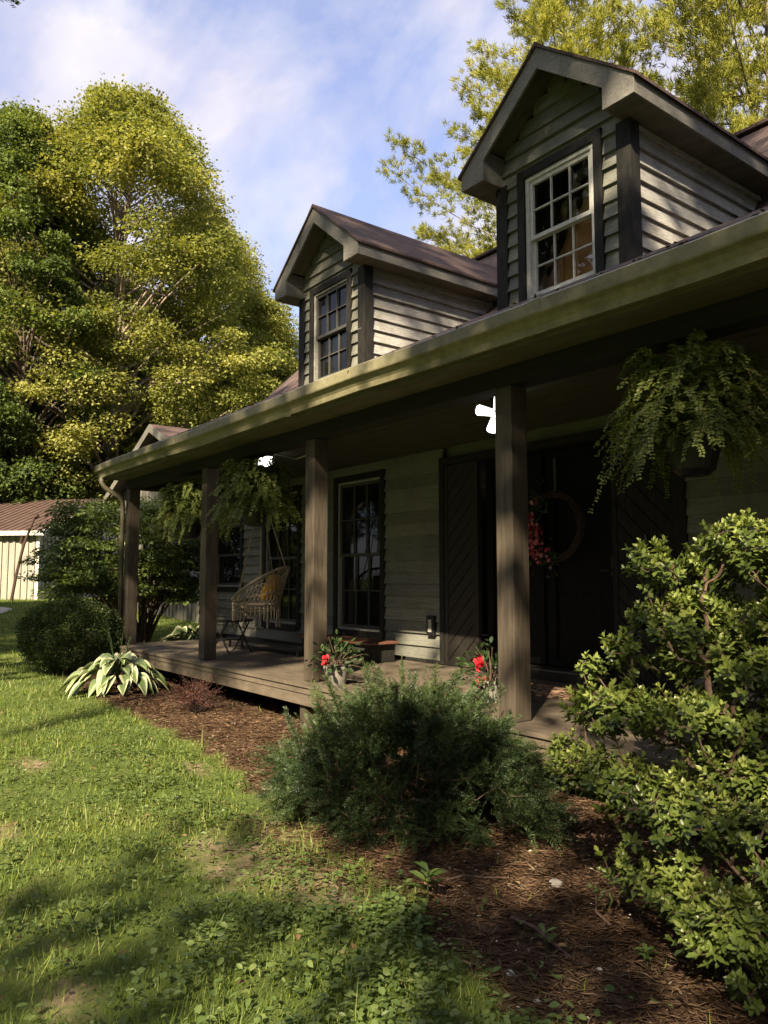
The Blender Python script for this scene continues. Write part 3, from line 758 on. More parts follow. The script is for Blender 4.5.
mb = MB(); mb.box(-19.75, -18.25, BY0 - .06, BY0 - .029, 1.22, 1.30); mb.box(-19.75, -18.25, BY0 - .06, BY0 - .029, 2.12, 2.20); mb.box(-19.75, -19.67, BY0 - .06, BY0 - .029, 1.30, 2.12); mb.box(-18.33, -18.25, BY0 - .06, BY0 - .029, 1.30, 2.12); mb.box(-19.67, -18.33, BY0 - .058, BY0 - .03, 1.67, 1.73)
bw_ = mb.build('window', M['white_dull'], barn)
mb = MB(); mb.box(-19.67, -18.33, BY0 - .045, BY0 - .031, 1.30, 2.12); mb.build('pane', M['black_glass'], bw_)

# ------------------------------------------------------------------ porch objects
# hanging chair
cx, cy, cz = -9.28, 4.9, 1.09
chair = empty('hanging_chair', (cx, cy, .45), 'cream macrame hanging chair with a long fringe above the porch deck', 'hanging chair')
def ring(c, r, tilt, n=36, hinge=-1):
    pts = []
    for k in range(n + 1):
        a = 2 * math.pi * k / n; px, py = r * math.cos(a), r * math.sin(a)
        # tilt upward away from the yard-side left edge
        d = (px * .80 + py * .60) / r; pts.append(Vector((c[0] + px, c[1] + py, c[2] + (d + 1) * r * tilt)))
    return pts
R1, R2 = .31, .37
low = ring((cx, cy, cz), R1, 0.0); high = ring((cx + .05, cy + .04, cz + .03), R2, .62)
mb = MB(); mb.tube(low, .016, 7); mb.tube(high, .018, 7); mb.build('hoop', M['rope'], chair, smooth=True)
mb = MB(); n_ = 36
for k in range(0, 36):
    for j in (2, -2):
        a, b = high[k], low[(k + j) % 36]; mb.tube([a, (a + b) / 2 + Vector((0, 0, -.012)), b], .005, 4)
for k in range(0, 36, 2):
    a = low[k]; c_ = Vector((cx, cy, cz - .13)); mb.tube([a, a.lerp(c_, .5) + Vector((0, 0, -.05)), c_], .007, 4)
for q in (.3, .55, .8):
    mb.tube([Vector((cx, cy, cz - .13)).lerp(low[k], q) + Vector((0, 0, -.2 * q * (1 - q))) for k in range(37)], .008, 4)
for q in (.35, .7): mb.tube([low[k].lerp(high[k], q) for k in range(37)], .006, 4)
mb.build('net_seat', M['rope'], chair)
mb = MB()
for k in range(0, 36):
    a = low[k]; ln = .20 + .05 * ((k % 3) == 0) + random.uniform(-.015, .02)
    mb.tube([a + Vector((0, 0, -.012)), a + Vector((random.uniform(-.008, .008), random.uniform(-.008, .008), -ln * .6)), a + Vector((random.uniform(-.01, .01), 0, -ln))], [.008, .009, .012], 5)
    if k % 3 == 0: mb.tube([a + Vector((0, 0, -ln)), a + Vector((0, 0, -ln - .02)), a + Vector((0, 0, -ln - .06))], [.009, .016, .013], 6)
for q in (.05, .085): mb.tube([v + Vector((0, 0, -q)) for v in low], .007, 5)
mb.build('fringe', M['rope'], chair)
mb = MB(); topc = Vector((cx + .05, cy + .02, 2.60))
for k in (3, 15, 21, 33): mb.tube([high[k], high[k].lerp(topc, .5) + Vector((random.uniform(-.02, .02), 0, 0)), topc], .008, 5)
for k in (9, 27): mb.tube([low[k], low[k].lerp(topc, .5), topc], .006, 5)
mb.tube([topc, topc + Vector((0, 0, .12)), Vector((cx + .05, cy + .02, 2.93))], .014, 6)
mb.build('hanging_rope', M['rope'], chair)
# cushion
def pillow(name, c, rx, rz, ry, rot, m):
    vs = []; fs = []; nu, nv = 16, 16
    for side in (1, -1):
        b = len(vs)
        for i in range(nu + 1):
            for j in range(nv + 1):
                u, v = 2 * i / nu - 1, 2 * j / nv - 1
                th = ry * max(0, (1 - u ** 4) * (1 - v ** 4)) ** .5
                pin = 1 - .10 * (u * u * v * v) - .04 * (1 - abs(u) * abs(v))
                vs.append((u * rx * pin, side * th + .004 * math.sin(9 * u + 5 * v), v * rz * pin))
        for i in range(nu):
            for j in range(nv):
                q = (b + i * (nv + 1) + j, b + (i + 1) * (nv + 1) + j, b + (i + 1) * (nv + 1) + j + 1, b + i * (nv + 1) + j + 1); fs.append(q if side < 0 else q[::-1])
    Rm = rot.to_3x3(); vs = [tuple(Rm @ Vector(v) + Vector(c)) for v in vs]
    return MB().add(vs, fs).build(name, m, None, smooth=True)
cu = pillow('cushion', (cx + .20, cy + .10, cz + .21),   .185, .20, .075, Matrix.Rotation(R(-45), 4, 'Z') @ Matrix.Rotation(R(-25), 4, 'X'), M['yellow'])
tag(cu, 'mustard yellow cushion resting inside the macrame hanging chair', 'cushion')
# folding table
tb = empty('folding_table', (-9.47, 4.62, DZ), 'small black folding table with crossed legs beneath the hanging chair', 'table')
tx, ty, tz = -9.47, 4.64, .87
mb = MB(); mb.box(tx - .24, tx + .24, ty - .19, ty + .19, tz - .012, tz); mb.box(tx - .24, tx + .24, ty - .19, ty - .18, tz + .001, tz + .02); mb.box(tx - .24, tx + .24, ty + .18, ty + .19, tz + .001, tz + .02); mb.build('tabletop', M['black_metal'], tb, .003)
for yy in (-.16, .16):
    for s in (1, -1):
        mb = MB(); mb.tube([(tx - s * .2, ty + yy + s * .008, tz - .014), (tx + s * .23, ty + yy + s * .008, DZ + .010)], .010, 6); mb.build('leg', M['black_metal'], tb)
mb = MB(); mb.tube([(tx - .2, ty - .16, tz - .03), (tx - .2, ty + .16, tz - .03)], .007, 6); mb.build('crossbar', M['black_metal'], tb); mb = MB(); mb.tube([(tx + .05, ty - .16, .62), (tx + .05, ty + .16, .62)], .007, 6); mb.build('crossbar', M['black_metal'], tb)
# low black bench
lb = empty('low_bench', (-9.2, 5.05, DZ), 'low black metal bench running along the porch wall behind the chair', 'bench')
mb = MB(); mb.box(-10.3, -8.22, 4.95, 5.2, .555, .59); mb.build('seat', M['black_metal'], lb, .004)
for xx in (-10.2, -8.32):
    for yy in (4.97, 5.16):
        mb = MB(); mb.box(xx - .015, xx + .015, yy - .012, yy + .012, DZ + .002, .554); mb.build('leg', M['black_metal'], lb)
# red brown bench
rb = empty('wooden_bench', (-7.9, 5.45, DZ), 'low bench with a red-brown wooden top under the tall window', 'bench')
mb = MB()
for i in range(4): mb.tint = random.uniform(.8, 1.1); mb.box(-8.75, -7.15, 5.20 + i * .115, 5.31 + i * .115, .665, .69)
mb.tint = 1; mb.build('seat', M['redwood'], rb, .004)
for xx in (-8.62, -7.24):
    mb = MB(); mb.box(xx - .03, xx + .03, 5.23, 5.63, DZ + .002, .664); mb.build('leg', M['trim_dark'], rb, .003)
mb = MB(); mb.box(-8.585, -7.275, 5.40, 5.44, .60, .664); mb.build('stretcher', M['trim_dark'], rb)
# door mat
M['mat'] = mat('coir_mat', (0.03, 0.02, 0.014), (0.42, 0.26, 0.16), (6, 9, 1), 3.2, .95, .6, lo=.44, hi=.54, detail=2)
dm = MB(); dm.box(-5.1, -4.12, 4.93, 5.45, DZ + .002, DZ + .016); dmo = dm.build('door_mat', M['mat'], None, .004)
tag(dmo, 'patterned brown doormat on the deck before the black front door', 'doormat')

# flower pots
M['pot'] = mat('pale_pot', (0.12, 0.115, 0.10), (0.19, 0.18, 0.16), (1, 1, 1), 7, .8, .2)
M['soil'] = mat('potting_soil', (0.012, 0.009, 0.006), (0.04, 0.028, 0.02), (1, 1, 1), 30, .95, .4)
M['petal'] = leaf_mat('red_petal', [(0.26, 0.008, 0.014), (0.46, 0.015, 0.025)], .25, .6, .3, (1.2, 1, 1))
M['pot_leaf'] = leaf_mat('potted_leaf', [(0.018, 0.035, 0.010), (0.045, 0.075, 0.022)], .25, .5)
def flower_pot(c, label, r, h, nleaf, fl, seed, ph):
    rng = np.random.default_rng(seed)
    e = empty('flower_pot', c, label, 'potted plant', 'red flowers in pots on the porch')
    mb = MB(); mb.lathe([(0, .0), (r * .72, 0), (r * .78, .02), (r, h * .86), (r * 1.06, h * .87), (r * 1.06, h), (r * .93, h), (r * .91, h * .84)], c, 24); mb.build('pot', M['pot'], e, smooth=False)
    mb = MB(); mb.lathe([(r * .92, h * .86), (.001, h * .89)], c, 20); mb.build('soil', M['soil'], e)
    base_ = np.array(c) + (0, 0, h * .85)
    d = rdir(nleaf, rng); d[:, 2] = np.abs(d[:, 2]); rad = ph * rng.uniform(.25, 1, nleaf) ** .6
    P = base_ + d * rad[:, None] * (1.0, 1.0, 1.15)
    A = d + rng.normal(0, .5, (nleaf, 3)) + (0, 0, -.2)
    ls = rng.uniform(.045, .08, nleaf)
    v, f, t_ = scatter(P, A, d + (0, 0, .8) + rng.normal(0, .4, (nleaf, 3)), ls, ls * .6, OVAL, rng.random(nleaf)); npmesh('leaves', v, f, M['pot_leaf'], e, t_)
    mb = MB()
    for k in range(0, nleaf, 5): mb.tube([base_, base_ * .5 + P[k] * .5 + (0, 0, .03), P[k]], .003, 4, False)
    mb.build('stems', M['stem'], e)
    for q in fl:
        cc = base_ + np.array(q); k = 14
        an = rng.uniform(0, 6.28, k); A = np.stack([np.cos(an), np.sin(an) * .7 - .5, np.sin(an) * .8], 1)
        v, f, t_ = scatter(np.repeat(cc[None], k, 0) + rng.normal(0, .010, (k, 3)), A, rng.normal(0, .5, (k, 3)) + (.5, -1, .3), np.full(k, .042), np.full(k, .04), OVAL, rng.random(k)); npmesh('flower', v, f, M['petal'], e, t_)
flower_pot((-5.98, 3.99, DZ + .003), 'pale pot with one red bloom at the foot of a porch post beside the yew', .115, .17, 170, [(.13, -.20, .10), (.11, -.18, .07)], 3, .29)
flower_pot((-4.42, 4.42, DZ + .003), 'leafy pot with several red blooms behind the porch post by the front door', .12, .17, 180, [(.10, -.2, .04), (.05, -.16, .16), (.02, -.15, .19)], 4, .30)

# wreath
M['twig'] = mat('twig_brown', (0.02, 0.012, 0.008), (0.05, 0.03, 0.02), (5, 5, 5), 12, .9, .3)
wr = empty('wreath', (-5.0, 5.82, 1.55), 'twig wreath with red flowers down its left side on the black door', 'wreath')
wc = np.array((-4.96, 5.87, 1.93)); rng = np.random.default_rng(12)
mb = MB()
for k in range(16):
    ph = rng.uniform(0, 6.28); pts = []
    for j in range(29):
        a = j / 28 * 6.283 + ph; r = .32 + .025 * math.sin(a * 3 + k) + rng.uniform(-.008, .008); pts.append(wc + (r * math.cos(a), .025 * math.sin(a * 2 + k * 1.7) - .02, r * math.sin(a)))
    mb.tube(pts, .006, 4)
mb.build('ring', M['twig'], wr)
nl = 150; a = rng.uniform(1.7, 4.9, nl); r = .31 + rng.normal(0, .075, nl)
P = wc + np.stack([r * np.cos(a), rng.uniform(-.09, -.03, nl), r * np.sin(a)], 1)
v, f, t_ = scatter(P, rdir(nl, rng) + (0, -.4, -.2), rdir(nl, rng) + (0, -1, .3), rng.uniform(.05, .08, nl), .03, OVAL, rng.random(nl)); npmesh('leaves', v, f, M['pot_leaf'], wr, t_)
M['wreath_red'] = leaf_mat('wreath_petal', [(0.20, 0.02, 0.035), (0.42, 0.06, 0.09), (0.5, 0.25, 0.26)], .2, .7)
nl = 220; a = rng.normal(3.5, .55, nl); r = .29 + rng.normal(0, .07, nl)
P = wc + np.stack([r * np.cos(a), rng.uniform(-.12, -.07, nl), r * np.sin(a)], 1)
v, f, t_ = scatter(P, rdir(nl, rng) + (0, -.3, 0), rdir(nl, rng) + (0, -1.2, .2), rng.uniform(.035, .06, nl), .04, OVAL, rng.random(nl)); npmesh('flowers', v, f, M['wreath_red'], wr, t_)
mb = MB(); mb.box(-5.035, -5.005, 5.945, 5.955, 2.22, 2.62); mb.build('hanger', M['dark_metal'], wr)

# porch lights
M['glow'] = plain('lamp_glow', (.9, .9, .85), .4, emit=(1, .96, .86), es=1.5)
lt = empty('porch_lantern', (-8.6, 4.62, 2.9), 'lit square lantern on the porch ceiling above the hanging chair', 'lamp')
lx, ly, lz = -8.12, 4.38, 2.93
mb = MB(); mb.box(lx - .085, lx + .085, ly - .085, ly + .085, lz - .03, lz - .002); mb.box(lx - .06, lx + .06, ly - .06, ly + .06, lz - .05, lz - .031)
for sx in (-1, 1):
    for sy in (-1, 1): mb.hexa([(lx + sx * .072 - .006, ly + sy * .072 - .006, lz - .16), (lx + sx * .072 + .006, ly + sy * .072 - .006, lz - .16), (lx + sx * .072 + .006, ly + sy * .072 + .006, lz - .16), (lx + sx * .072 - .006, ly + sy * .072 + .006, lz - .16), (lx + sx * .082 - .006, ly + sy * .082 - .006, lz - .03), (lx + sx * .082 + .006, ly + sy * .082 - .006, lz - .03), (lx + sx * .082 + .006, ly + sy * .082 + .006, lz - .03), (lx + sx * .082 - .006, ly + sy * .082 + .006, lz - .03)])
mb.build('lantern_frame', M['black_metal'], lt)
mb = MB(); mb.box(lx - .064, lx + .064, ly - .064, ly + .064, lz - .155, lz - .051); mb.build('lamp_shade', M['glow'], lt, .008)
mb = MB(); mb.tube([(lx + .10, ly + .05, lz - .015), (lx + .3, ly + .25, lz - .09), (lx + .42, ly + .4, lz - .02), (lx + .45, ly + .45, lz - .003)], .012, 6); mb.build('conduit', M['metal'], lt)
le = empty('panel_lamp', (-4.35, 4.6, 2.9), 'bright white lamp with four hinged panels on the porch ceiling by the front door', 'lamp')
ex, ey, ez = -4.45, 4.55, 2.80
mb = MB(); mb.lathe([(.001, .13), (.055, .13), (.055, .10), (.022, .095), (.022, .0), (.001, .0)], (ex, ey, ez), 16); mb.build('socket', M['black_metal'], le)
for k in range(4):
    a = k * math.pi / 2 + .35; ax_ = Vector((.45, -.70, -.55)).normalized(); e1 = ax_.cross(Vector((0, 0, 1))).normalized(); e2 = e1.cross(ax_)
    u = (e1 * math.cos(a) + e2 * math.sin(a) + ax_ * .15).normalized(); w_ = ax_.cross(u).normalized(); nn = u.cross(w_)
    q = []; c0 = Vector((ex, ey, ez - .005)); 
    outl = [(.03, -.028), (.15, -.045), (.168, -.03), (.172, 0), (.168, .03), (.15, .045), (.03, .028)]
    pn_ = MB().prism([c0 + u * s + w_ * b for s, b in outl], nn * .014).build('lamp_panel', M['glow'], le)
    big = [(.02, -.034), (.152, -.052), (.174, -.034), (.179, 0), (.174, .034), (.152, .052), (.02, .034)]; bk = -1 if nn.dot(ax_) > 0 else 1
    MB().prism([c0 + u * s + w_ * b + nn * (.0145 if bk > 0 else -.0005) for s, b in big], nn * (.012 * bk)).build('panel_housing', M['black_metal'], pn_)
mb = MB(); mb.lathe([(.001, -.03), (.028, -.028), (.032, .0), (.001, .002)], (ex, ey, ez), 14); mb.build('bulb_core', M['glow'], le)

# ferns
M['frond'] = leaf_mat('fern_frond', [(0.045, 0.068, 0.014), (0.115, 0.16, 0.034), (0.25, 0.29, 0.08)], .4, .55)
def fern_proto():
    rng = np.random.default_rng(21)
    root = empty('hanging_fern', (0, 0, 0), 'x', 'hanging fern', 'ferns hanging along the porch beam')
    mb = MB(); mb.lathe([(.001, -.20), (.08, -.20), (.115, -.17), (.15, -.02), (.158, 0), (.145, 0), (.13, -.03), (.001, -.04)], (0, 0, 0), 22); mb.build('basket', M['black_metal'], root)
    mb = MB()
    for k in range(3):
        a = k * 2.094 + .4; mb.tube([(.15 * math.cos(a), .15 * math.sin(a), -.005), (.07 * math.cos(a), .07 * math.sin(a), .3), (0, 0, .52)], .0035, 4)
    mb.tube([(0, 0, .50), (.02, 0, .55), (.022, 0, .60), (0, 0, .625), (-.02, 0, .60)], .005, 5); mb.build('hanger', M['black_metal'], root)
    parts = []; mb = MB()
    for k in range(380):
        a = rng.uniform(0, 6.283); ln = rng.uniform(.30, .66); rise = rng.uniform(.0, 1.0); L0 = 48
        lift = .10 + .52 * rise; s = np.linspace(0, 1, L0)
        out = ln * (1 - .30 * rise) * (s ** .85) * .80; z = lift * np.sin(np.minimum(s * 1.9, 1.57)) - (ln * rng.uniform(.45, 1.15)) * np.maximum(s - .33, 0) ** 1.5 * (1.2 - .45 * rise)
        tw = rng.uniform(-.5, .5) * s
        pts = np.stack([.06 * math.cos(a) + out * np.cos(a + tw), .06 * math.sin(a) + out * np.sin(a + tw), z - .02], 1)
        pts += rng.normal(0, .003, pts.shape)
        mb.tube([tuple(q) for q in pts[::4]], .0018, 3, False)
        tg = np.gradient(pts, axis=0); tg = unit(tg); sidev = unit(np.cross(tg, np.array((0, 0, 1.0)) + .2 * rng.normal(size=3))); nrm = np.cross(sidev, tg)
        pl = .058 * np.clip(np.sin(np.clip(s * 1.05 + .07, 0, 1) * 3.0) ** .55, .15, 1) * rng.uniform(.85, 1.1)
        ft = rng.uniform(0, .75)
        for sd_ in (1, -1):
            A = sidev * sd_ + tg * .35 + rng.normal(0, .15, (L0, 3)) + (0, 0, -.12)
            parts.append(scatter(pts[1:], A[1:], nrm[1:] + rng.normal(0, .3, (L0 - 1, 3)), pl[1:], np.full(L0 - 1, .0145), KITE, np.clip(ft + rng.normal(0, .12, L0 - 1) + .25 * s[1:], 0, 1)))
    mb.build('rachis', M['stem'], root)
    v, f, t_ = merge(parts); npmesh('fronds', v, f, M['frond'], root, t_)
    return root
fern = fern_proto()
FERNS = [((-2.36, 3.985, 2.20), .3, 'lush hanging fern nearest the azalea, to the right of every porch post'),
         ((-7.62, 3.985, 2.20), 1.9, 'large shaded fern hanging above the hanging chair between two posts'),
         ((-9.38, 3.985, 2.14), 4.1, 'dark hanging fern at the far end of the porch beyond the chair')]
for i, (lc, rz_, lb_) in enumerate(FERNS):
    c = fern if i == 0 else copy_tree(fern)
    c.location = lc; c.rotation_euler.z = rz_; c['label'] = lb_

# ------------------------------------------------------------------ trees
def lobed(th, t, ph): return 1 + .20 * np.sin(3 * th + ph + 4 * t) + .13 * np.sin(5 * th - 2 * ph + 9 * t) + .08 * np.sin(8 * th + 13 * t + ph)
def broadleaf(seed, H, Rr, base, ncl, nlf, leaf, mcrown, mbark, name='leafy_tree', trunk_r=.32, squash=.55, clr=.13):
    rng = np.random.default_rng(seed); rnd = random.Random(seed)
    root = empty(name, (0, 0, 0), 'x', 'tree')
    nt_ = 9; tp = [Vector((0, 0, -.3))]
    lean = Vector((rnd.uniform(-.05, .05), rnd.uniform(-.05, .05), 0))
    for i in range(1, nt_ + 1):
        t = i / nt_; tp.append(Vector((lean.x * t * H + rnd.uniform(-.012, .012) * H, lean.y * t * H + rnd.uniform(-.012, .012) * H, t * H * .9)))
    mb = MB(); mb.tube(tp, [trunk_r * (1.25 if i == 0 else 1) * (1 - .92 * i / nt_) for i in range(nt_ + 1)], 10)
    def trunk_at(z):
        q = max(0, min(nt_ - 1e-3, z / (H * .9) * nt_)); i = int(q); return tp[i].lerp(tp[i + 1], q - i)
    ph = rng.uniform(0, 6.28); cs = []
    per = 11; nb_ = ncl // per
    for k in range(ncl):
        if k % per == 0:
            bt_ = ((k // per + .5) / nb_) ** .85 + rng.uniform(-.03, .03); bth = (k // per) * 2.39996 + rng.uniform(-.5, .5); btn = rng.uniform(.05, .75); bsz = rng.uniform(.7, 1.3)
        t = float(np.clip(bt_ + rng.normal(0, .045 * bsz), 0, 1)); th = bth + rng.normal(0, .34 * bsz)
        prof = (math.sin(min(1, t * 1.35 + .18) * 1.57) ** .8) * math.sqrt(max(.03, 1 - t ** 2.2))
        rr = Rr * prof * lobed(th, t, ph) * rng.uniform(.35, 1) ** .45
        z = base + t * (H - base)
        c = trunk_at(min(z, H * .85)); cs.append((c.x + rr * math.cos(th), c.y + rr * math.sin(th), z - .10 * rr, rr / Rr, btn))
        if k % 3 == 0:
            z0 = max(base * .6, z - rr * rnd.uniform(.4, .8) - .02 * H); a = trunk_at(min(z0, H * .86)); b = Vector(cs[-1][:3])
            m1 = a.lerp(b, .5) + Vector((rnd.uniform(-.04, .04) * H * .3, rnd.uniform(-.04, .04) * H * .3, .05 * rr + rnd.uniform(0, .5)))
            r0 = trunk_r * (1 - .85 * z0 / H) * .42; mb.tube([a, m1, b], [r0, r0 * .5, r0 * .12], 5, False)
    mb.build('trunk', mbark, root, smooth=True)
    parts = []
    for (x, y, z, q, btn) in cs:
        cr_ = Rr * clr * rng.uniform(.75, 1.45) * (1.15 - .3 * q); n_ = int(nlf * rng.uniform(.6, 1.3))
        d = rdir(n_, rng); d[:, 2] = np.where(rng.random(n_) < .65, np.abs(d[:, 2]), d[:, 2])
        rad = cr_ * rng.uniform(.15, 1, n_) ** .5
        P = np.array((x, y, z)) + d * rad[:, None] * (1, 1, squash) + rng.normal(0, .12 * cr_, (n_, 3))
        A = d * (1, 1, .2) + rng.normal(0, .7, (n_, 3)) + (0, 0, -.35)
        ls = leaf * rng.uniform(.6, 1.3, n_)
        ct = btn + rng.normal(0, .10)
        parts.append(scatter(P, A, d * .5 + (0, 0, 1.0) + rng.normal(0, .55, (n_, 3)), ls, ls * .72, KITE, np.clip(ct + rng.normal(0, .13, n_), 0, 1)))
    v, f, t_ = merge(parts); npmesh('crown', v, f, mcrown, root, t_)
    return root
M['maple'] = leaf_mat('tree_leaf_gold', [(0.13, 0.153, 0.042), (0.225, 0.24, 0.066), (0.37, 0.362, 0.125)], .42, .7, .1)
M['green'] = leaf_mat('tree_leaf_green', [(0.065, 0.095, 0.026), (0.11, 0.15, 0.038), (0.19, 0.22, 0.06)], .38, .7, .1)
M['deep'] = leaf_mat('tree_leaf_deep', [(0.04, 0.066, 0.028), (0.07, 0.105, 0.04), (0.12, 0.155, 0.058)], .3, .7, .1)
M['pine'] = leaf_mat('pine_needle', [(0.19, 0.21, 0.04), (0.30, 0.31, 0.062), (0.44, 0.43, 0.10)], .4, .7, .1)
M['under'] = leaf_mat('tree_leaf_lime', [(0.14, 0.17, 0.03), (0.23, 0.25, 0.045), (0.33, 0.33, 0.07)], .42, .7, .1)

def put(proto, first, x, y, rz, sc, label, group=None, z=None):
    c = proto if first else copy_tree(proto)
    c.location = (x, y, (gzf(x, y) if z is None else z)); c.rotation_euler.z = rz; c.scale = (sc[0], sc[0], sc[1]); c['label'] = label
    if group: c['group'] = group
    return c
GW = 'trees at the edge of the woods'
maple = broadleaf(31, 27, 8.2, 5.0, 560, 360, .17, M['maple'], M['bark_pale'], 'maple_tree', .42)
put(maple, True, -41.2, 13.0, 2.3, (1.02, .95), 'tall golden-green maple that rises highest above the shed')
put(maple, False, -46.5, 19.0, 4.4, (.92, .90), 'golden-green maple sloping down to the right of the tallest one', GW)
put(maple, False, -46, 26.0, .9, (.75, .66), 'low golden tree just left of the far dormer roof', GW)
greent = broadleaf(32, 22, 6.0, 4.0, 380, 290, .18, M['green'], M['bark'], 'leafy_tree', .36)
put(greent, True, -39.8, 8.5, .3, (.9, 1.08), 'green tree at the left edge standing beside the tallest maple', GW)
put(greent, False, -47, 10, 2.1, (1.05, 1.1), 'green tree standing behind the tallest maple', GW)
put(greent, False, -52, 27, 3.7, (1.1, .75), 'low green tree far back beyond the barn roof', GW)
deept = broadleaf(33, 13, 4.6, 1.2, 300, 170, .24, M['deep'], M['bark'], 'shade_tree', .26)
put(deept, True, -40.5, 6.0, .3, (.9, .72), 'dark bluish-green low tree at the left edge behind the shed', GW)
put(deept, False, -44.5, 8.3, 1.9, (1.0, .80), 'dark low tree directly behind the shed roof', GW)
put(deept, False, -47, 13.6, 3.3, (1.15, .9), 'dark low tree behind the shed ridge below the maple crown', GW)
put(deept, False, -50, 19.5, 5.0, (1.2, .9), 'dark low tree in the shade left of the barn gable', GW)
limet = broadleaf(34, 9, 3.2, 1.6, 170, 170, .20, M['under'], M['bark_pale'], 'young_tree', .15)
put(limet, True, -39.5, 14.6, .3, (1, 1.0), 'bright lime young tree lit by the sun above the porch gutter', GW)
for i in range(9):
    a = R(2 + i * 5.2); d = 66 + 5 * (i % 3)
    put(greent if i % 2 else deept, False, -d * math.cos(a), d * math.sin(a) , i * 1.3, ((1.3, 1.1) if i % 2 else (2.0, 1.45)), 'tree in the dark depth of the woods behind the shed', 'trees in the depth of the woods')

def pinetree(seed, H, Rr, mcrown):
    rng = np.random.default_rng(seed); rnd = random.Random(seed)
    root = empty('pine_tree', (0, 0, 0), 'x', 'tree'); mb = MB()
    mb.tube([(0, 0, -.3), (.1, 0, H * .33), (-.08, .1, H * .66), (0, 0, H)], [.30, .22, .12, .02], 9)
    P = []; A = []; T = []
    z = H * .12
    while z < H * .985:
        t = z / H; nb_ = rnd.randint(5, 7); off = rnd.uniform(0, 6.28)
        for k in range(nb_):
            a = off + k * 6.283 / nb_ + rnd.uniform(-.3, .3); ln = Rr * (1.02 - t) ** .72 * rnd.uniform(.55, 1.12)
            rise = rnd.uniform(.05, .32) + .35 * t; n_ = 7
            dirv = np.array((math.cos(a), math.sin(a), 0)); pts = [np.array((0, 0, z)) + dirv * ln * s + np.array((0, 0, ln * (rise * s - .28 * s * (1 - s)))) for s in np.linspace(0, 1, n_)]
            mb.tube([tuple(q) for q in pts], [.05 * (1 - t) * (1 - .8 * i / (n_ - 1)) + .006 for i in range(n_)], 4, False)
            side = np.array((-math.sin(a), math.cos(a), 0)); bt = rnd.uniform(.1, .7)
            nn_ = max(10, int(ln * 27))
            for j in range(nn_):
                s = rnd.uniform(.25, 1.0); q = int(s * (n_ - 1) * .999); fr = s * (n_ - 1) - q; p0 = pts[q] * (1 - fr) + pts[q + 1] * fr
                off_ = side * rnd.uniform(-1, 1) * (.34 * ln * (1.12 - s) + .12) + dirv * rnd.uniform(0, .22) + np.array((0, 0, rnd.uniform(-.06, .22)))
                P.append(p0 + off_); A.append(unit(dirv * .6 + off_ * .8 + np.array((0, 0, .75)))); T.append(bt + rnd.uniform(-.2, .2))
        z += H * .030 * rnd.uniform(.7, 1.25)
    mb.build('trunk', M['bark'], root, smooth=True)
    P = np.array(P); A = np.array(A); T = np.array(T); K = 17; n_ = len(P)
    PP = np.repeat(P, K, 0) + rng.normal(0, .035, (n_ * K, 3)); AA = np.repeat(A, K, 0) + rng.normal(0, .62, (n_ * K, 3))
    v, f, t_ = scatter(PP, AA, rdir(n_ * K, rng), rng.uniform(.12, .26, n_ * K), .024, KITE, np.clip(np.repeat(T, K) + rng.normal(0, .14, n_ * K), 0, 1))
    npmesh('crown', v, f, mcrown, root, t_)
    return root
pine = pinetree(41, 23, 10.0, M['pine'])
put(pine, True, -16.6, 20.6, .4, (1.0, 1.0), 'feathery yellow-green pine behind the roof between the two dormers')
put(pine, False, -10.9, 23.6, 3.4, (.9, 1.4), 'tall feathery pine behind the house to the right of the near dormer')
put(pine, False, -4.2, 25.5, 4.2, (.9, 1.25), 'feathery pine behind the main roof at the right edge', GW)

# tree at the left of the lawn that reaches a twig into the frame
tw = empty('conifer_tree', (-10.3, -1.6, gzf(-10.3, -1.6)), 'dark conifer whose branch tip enters at the top left corner', 'tree')
mb = MB(); mb.tube([(-10.3, -1.6, -.2), (-10.25, -1.6, 5), (-10.3, -1.55, 11)], [.24, .18, .08], 9)
rng = np.random.default_rng(5); P = []; A = []
for k in range(46):
    z = rng.uniform(6.2, 11.5); a = rng.uniform(-2.9, .9) - .4; ln = rng.uniform(1.2, 2.2)
    if k == 0: z, a, ln = 8.4, R(66), 3.45
    if k == 1: z, a, ln = 8.75, R(72), 3.05
    d = np.array((math.cos(a), math.sin(a), 0)); pts = [np.array((-10.27, -1.58, z)) + d * ln * s + np.array((0, 0, -.16 * ln * s * s)) for s in np.linspace(0, 1, 6)]
    mb.tube([tuple(q) for q in pts], [.03, .025, .02, .014, .009, .004], 4, False)
    for j in range(int(60 * ln)):
        s = rng.uniform(.25, 1) ; q = min(4, int(s * 5)); p0 = pts[q] + (pts[q + 1] - pts[q]) * (s * 5 - q); sv = np.array((-d[1], d[0], 0)) * rng.uniform(-1, 1)
        P.append(p0 + sv * .22 * (1.1 - s)); A.append(d + sv * 1.2 + np.array((0, 0, -.15)))
mb.build('trunk', M['bark'], tw)
P = np.array(P); A = np.array(A); K = 5; n_ = len(P)
v, f, t_ = scatter(np.repeat(P, K, 0) + rng.normal(0, .03, (n_ * K, 3)), np.repeat(A, K, 0) + rng.normal(0, .45, (n_ * K, 3)), rdir(n_ * K, rng), rng.uniform(.05, .10, n_ * K), .013, KITE, rng.random(n_ * K)); npmesh('crown', v, f, M['deep'], tw, t_)

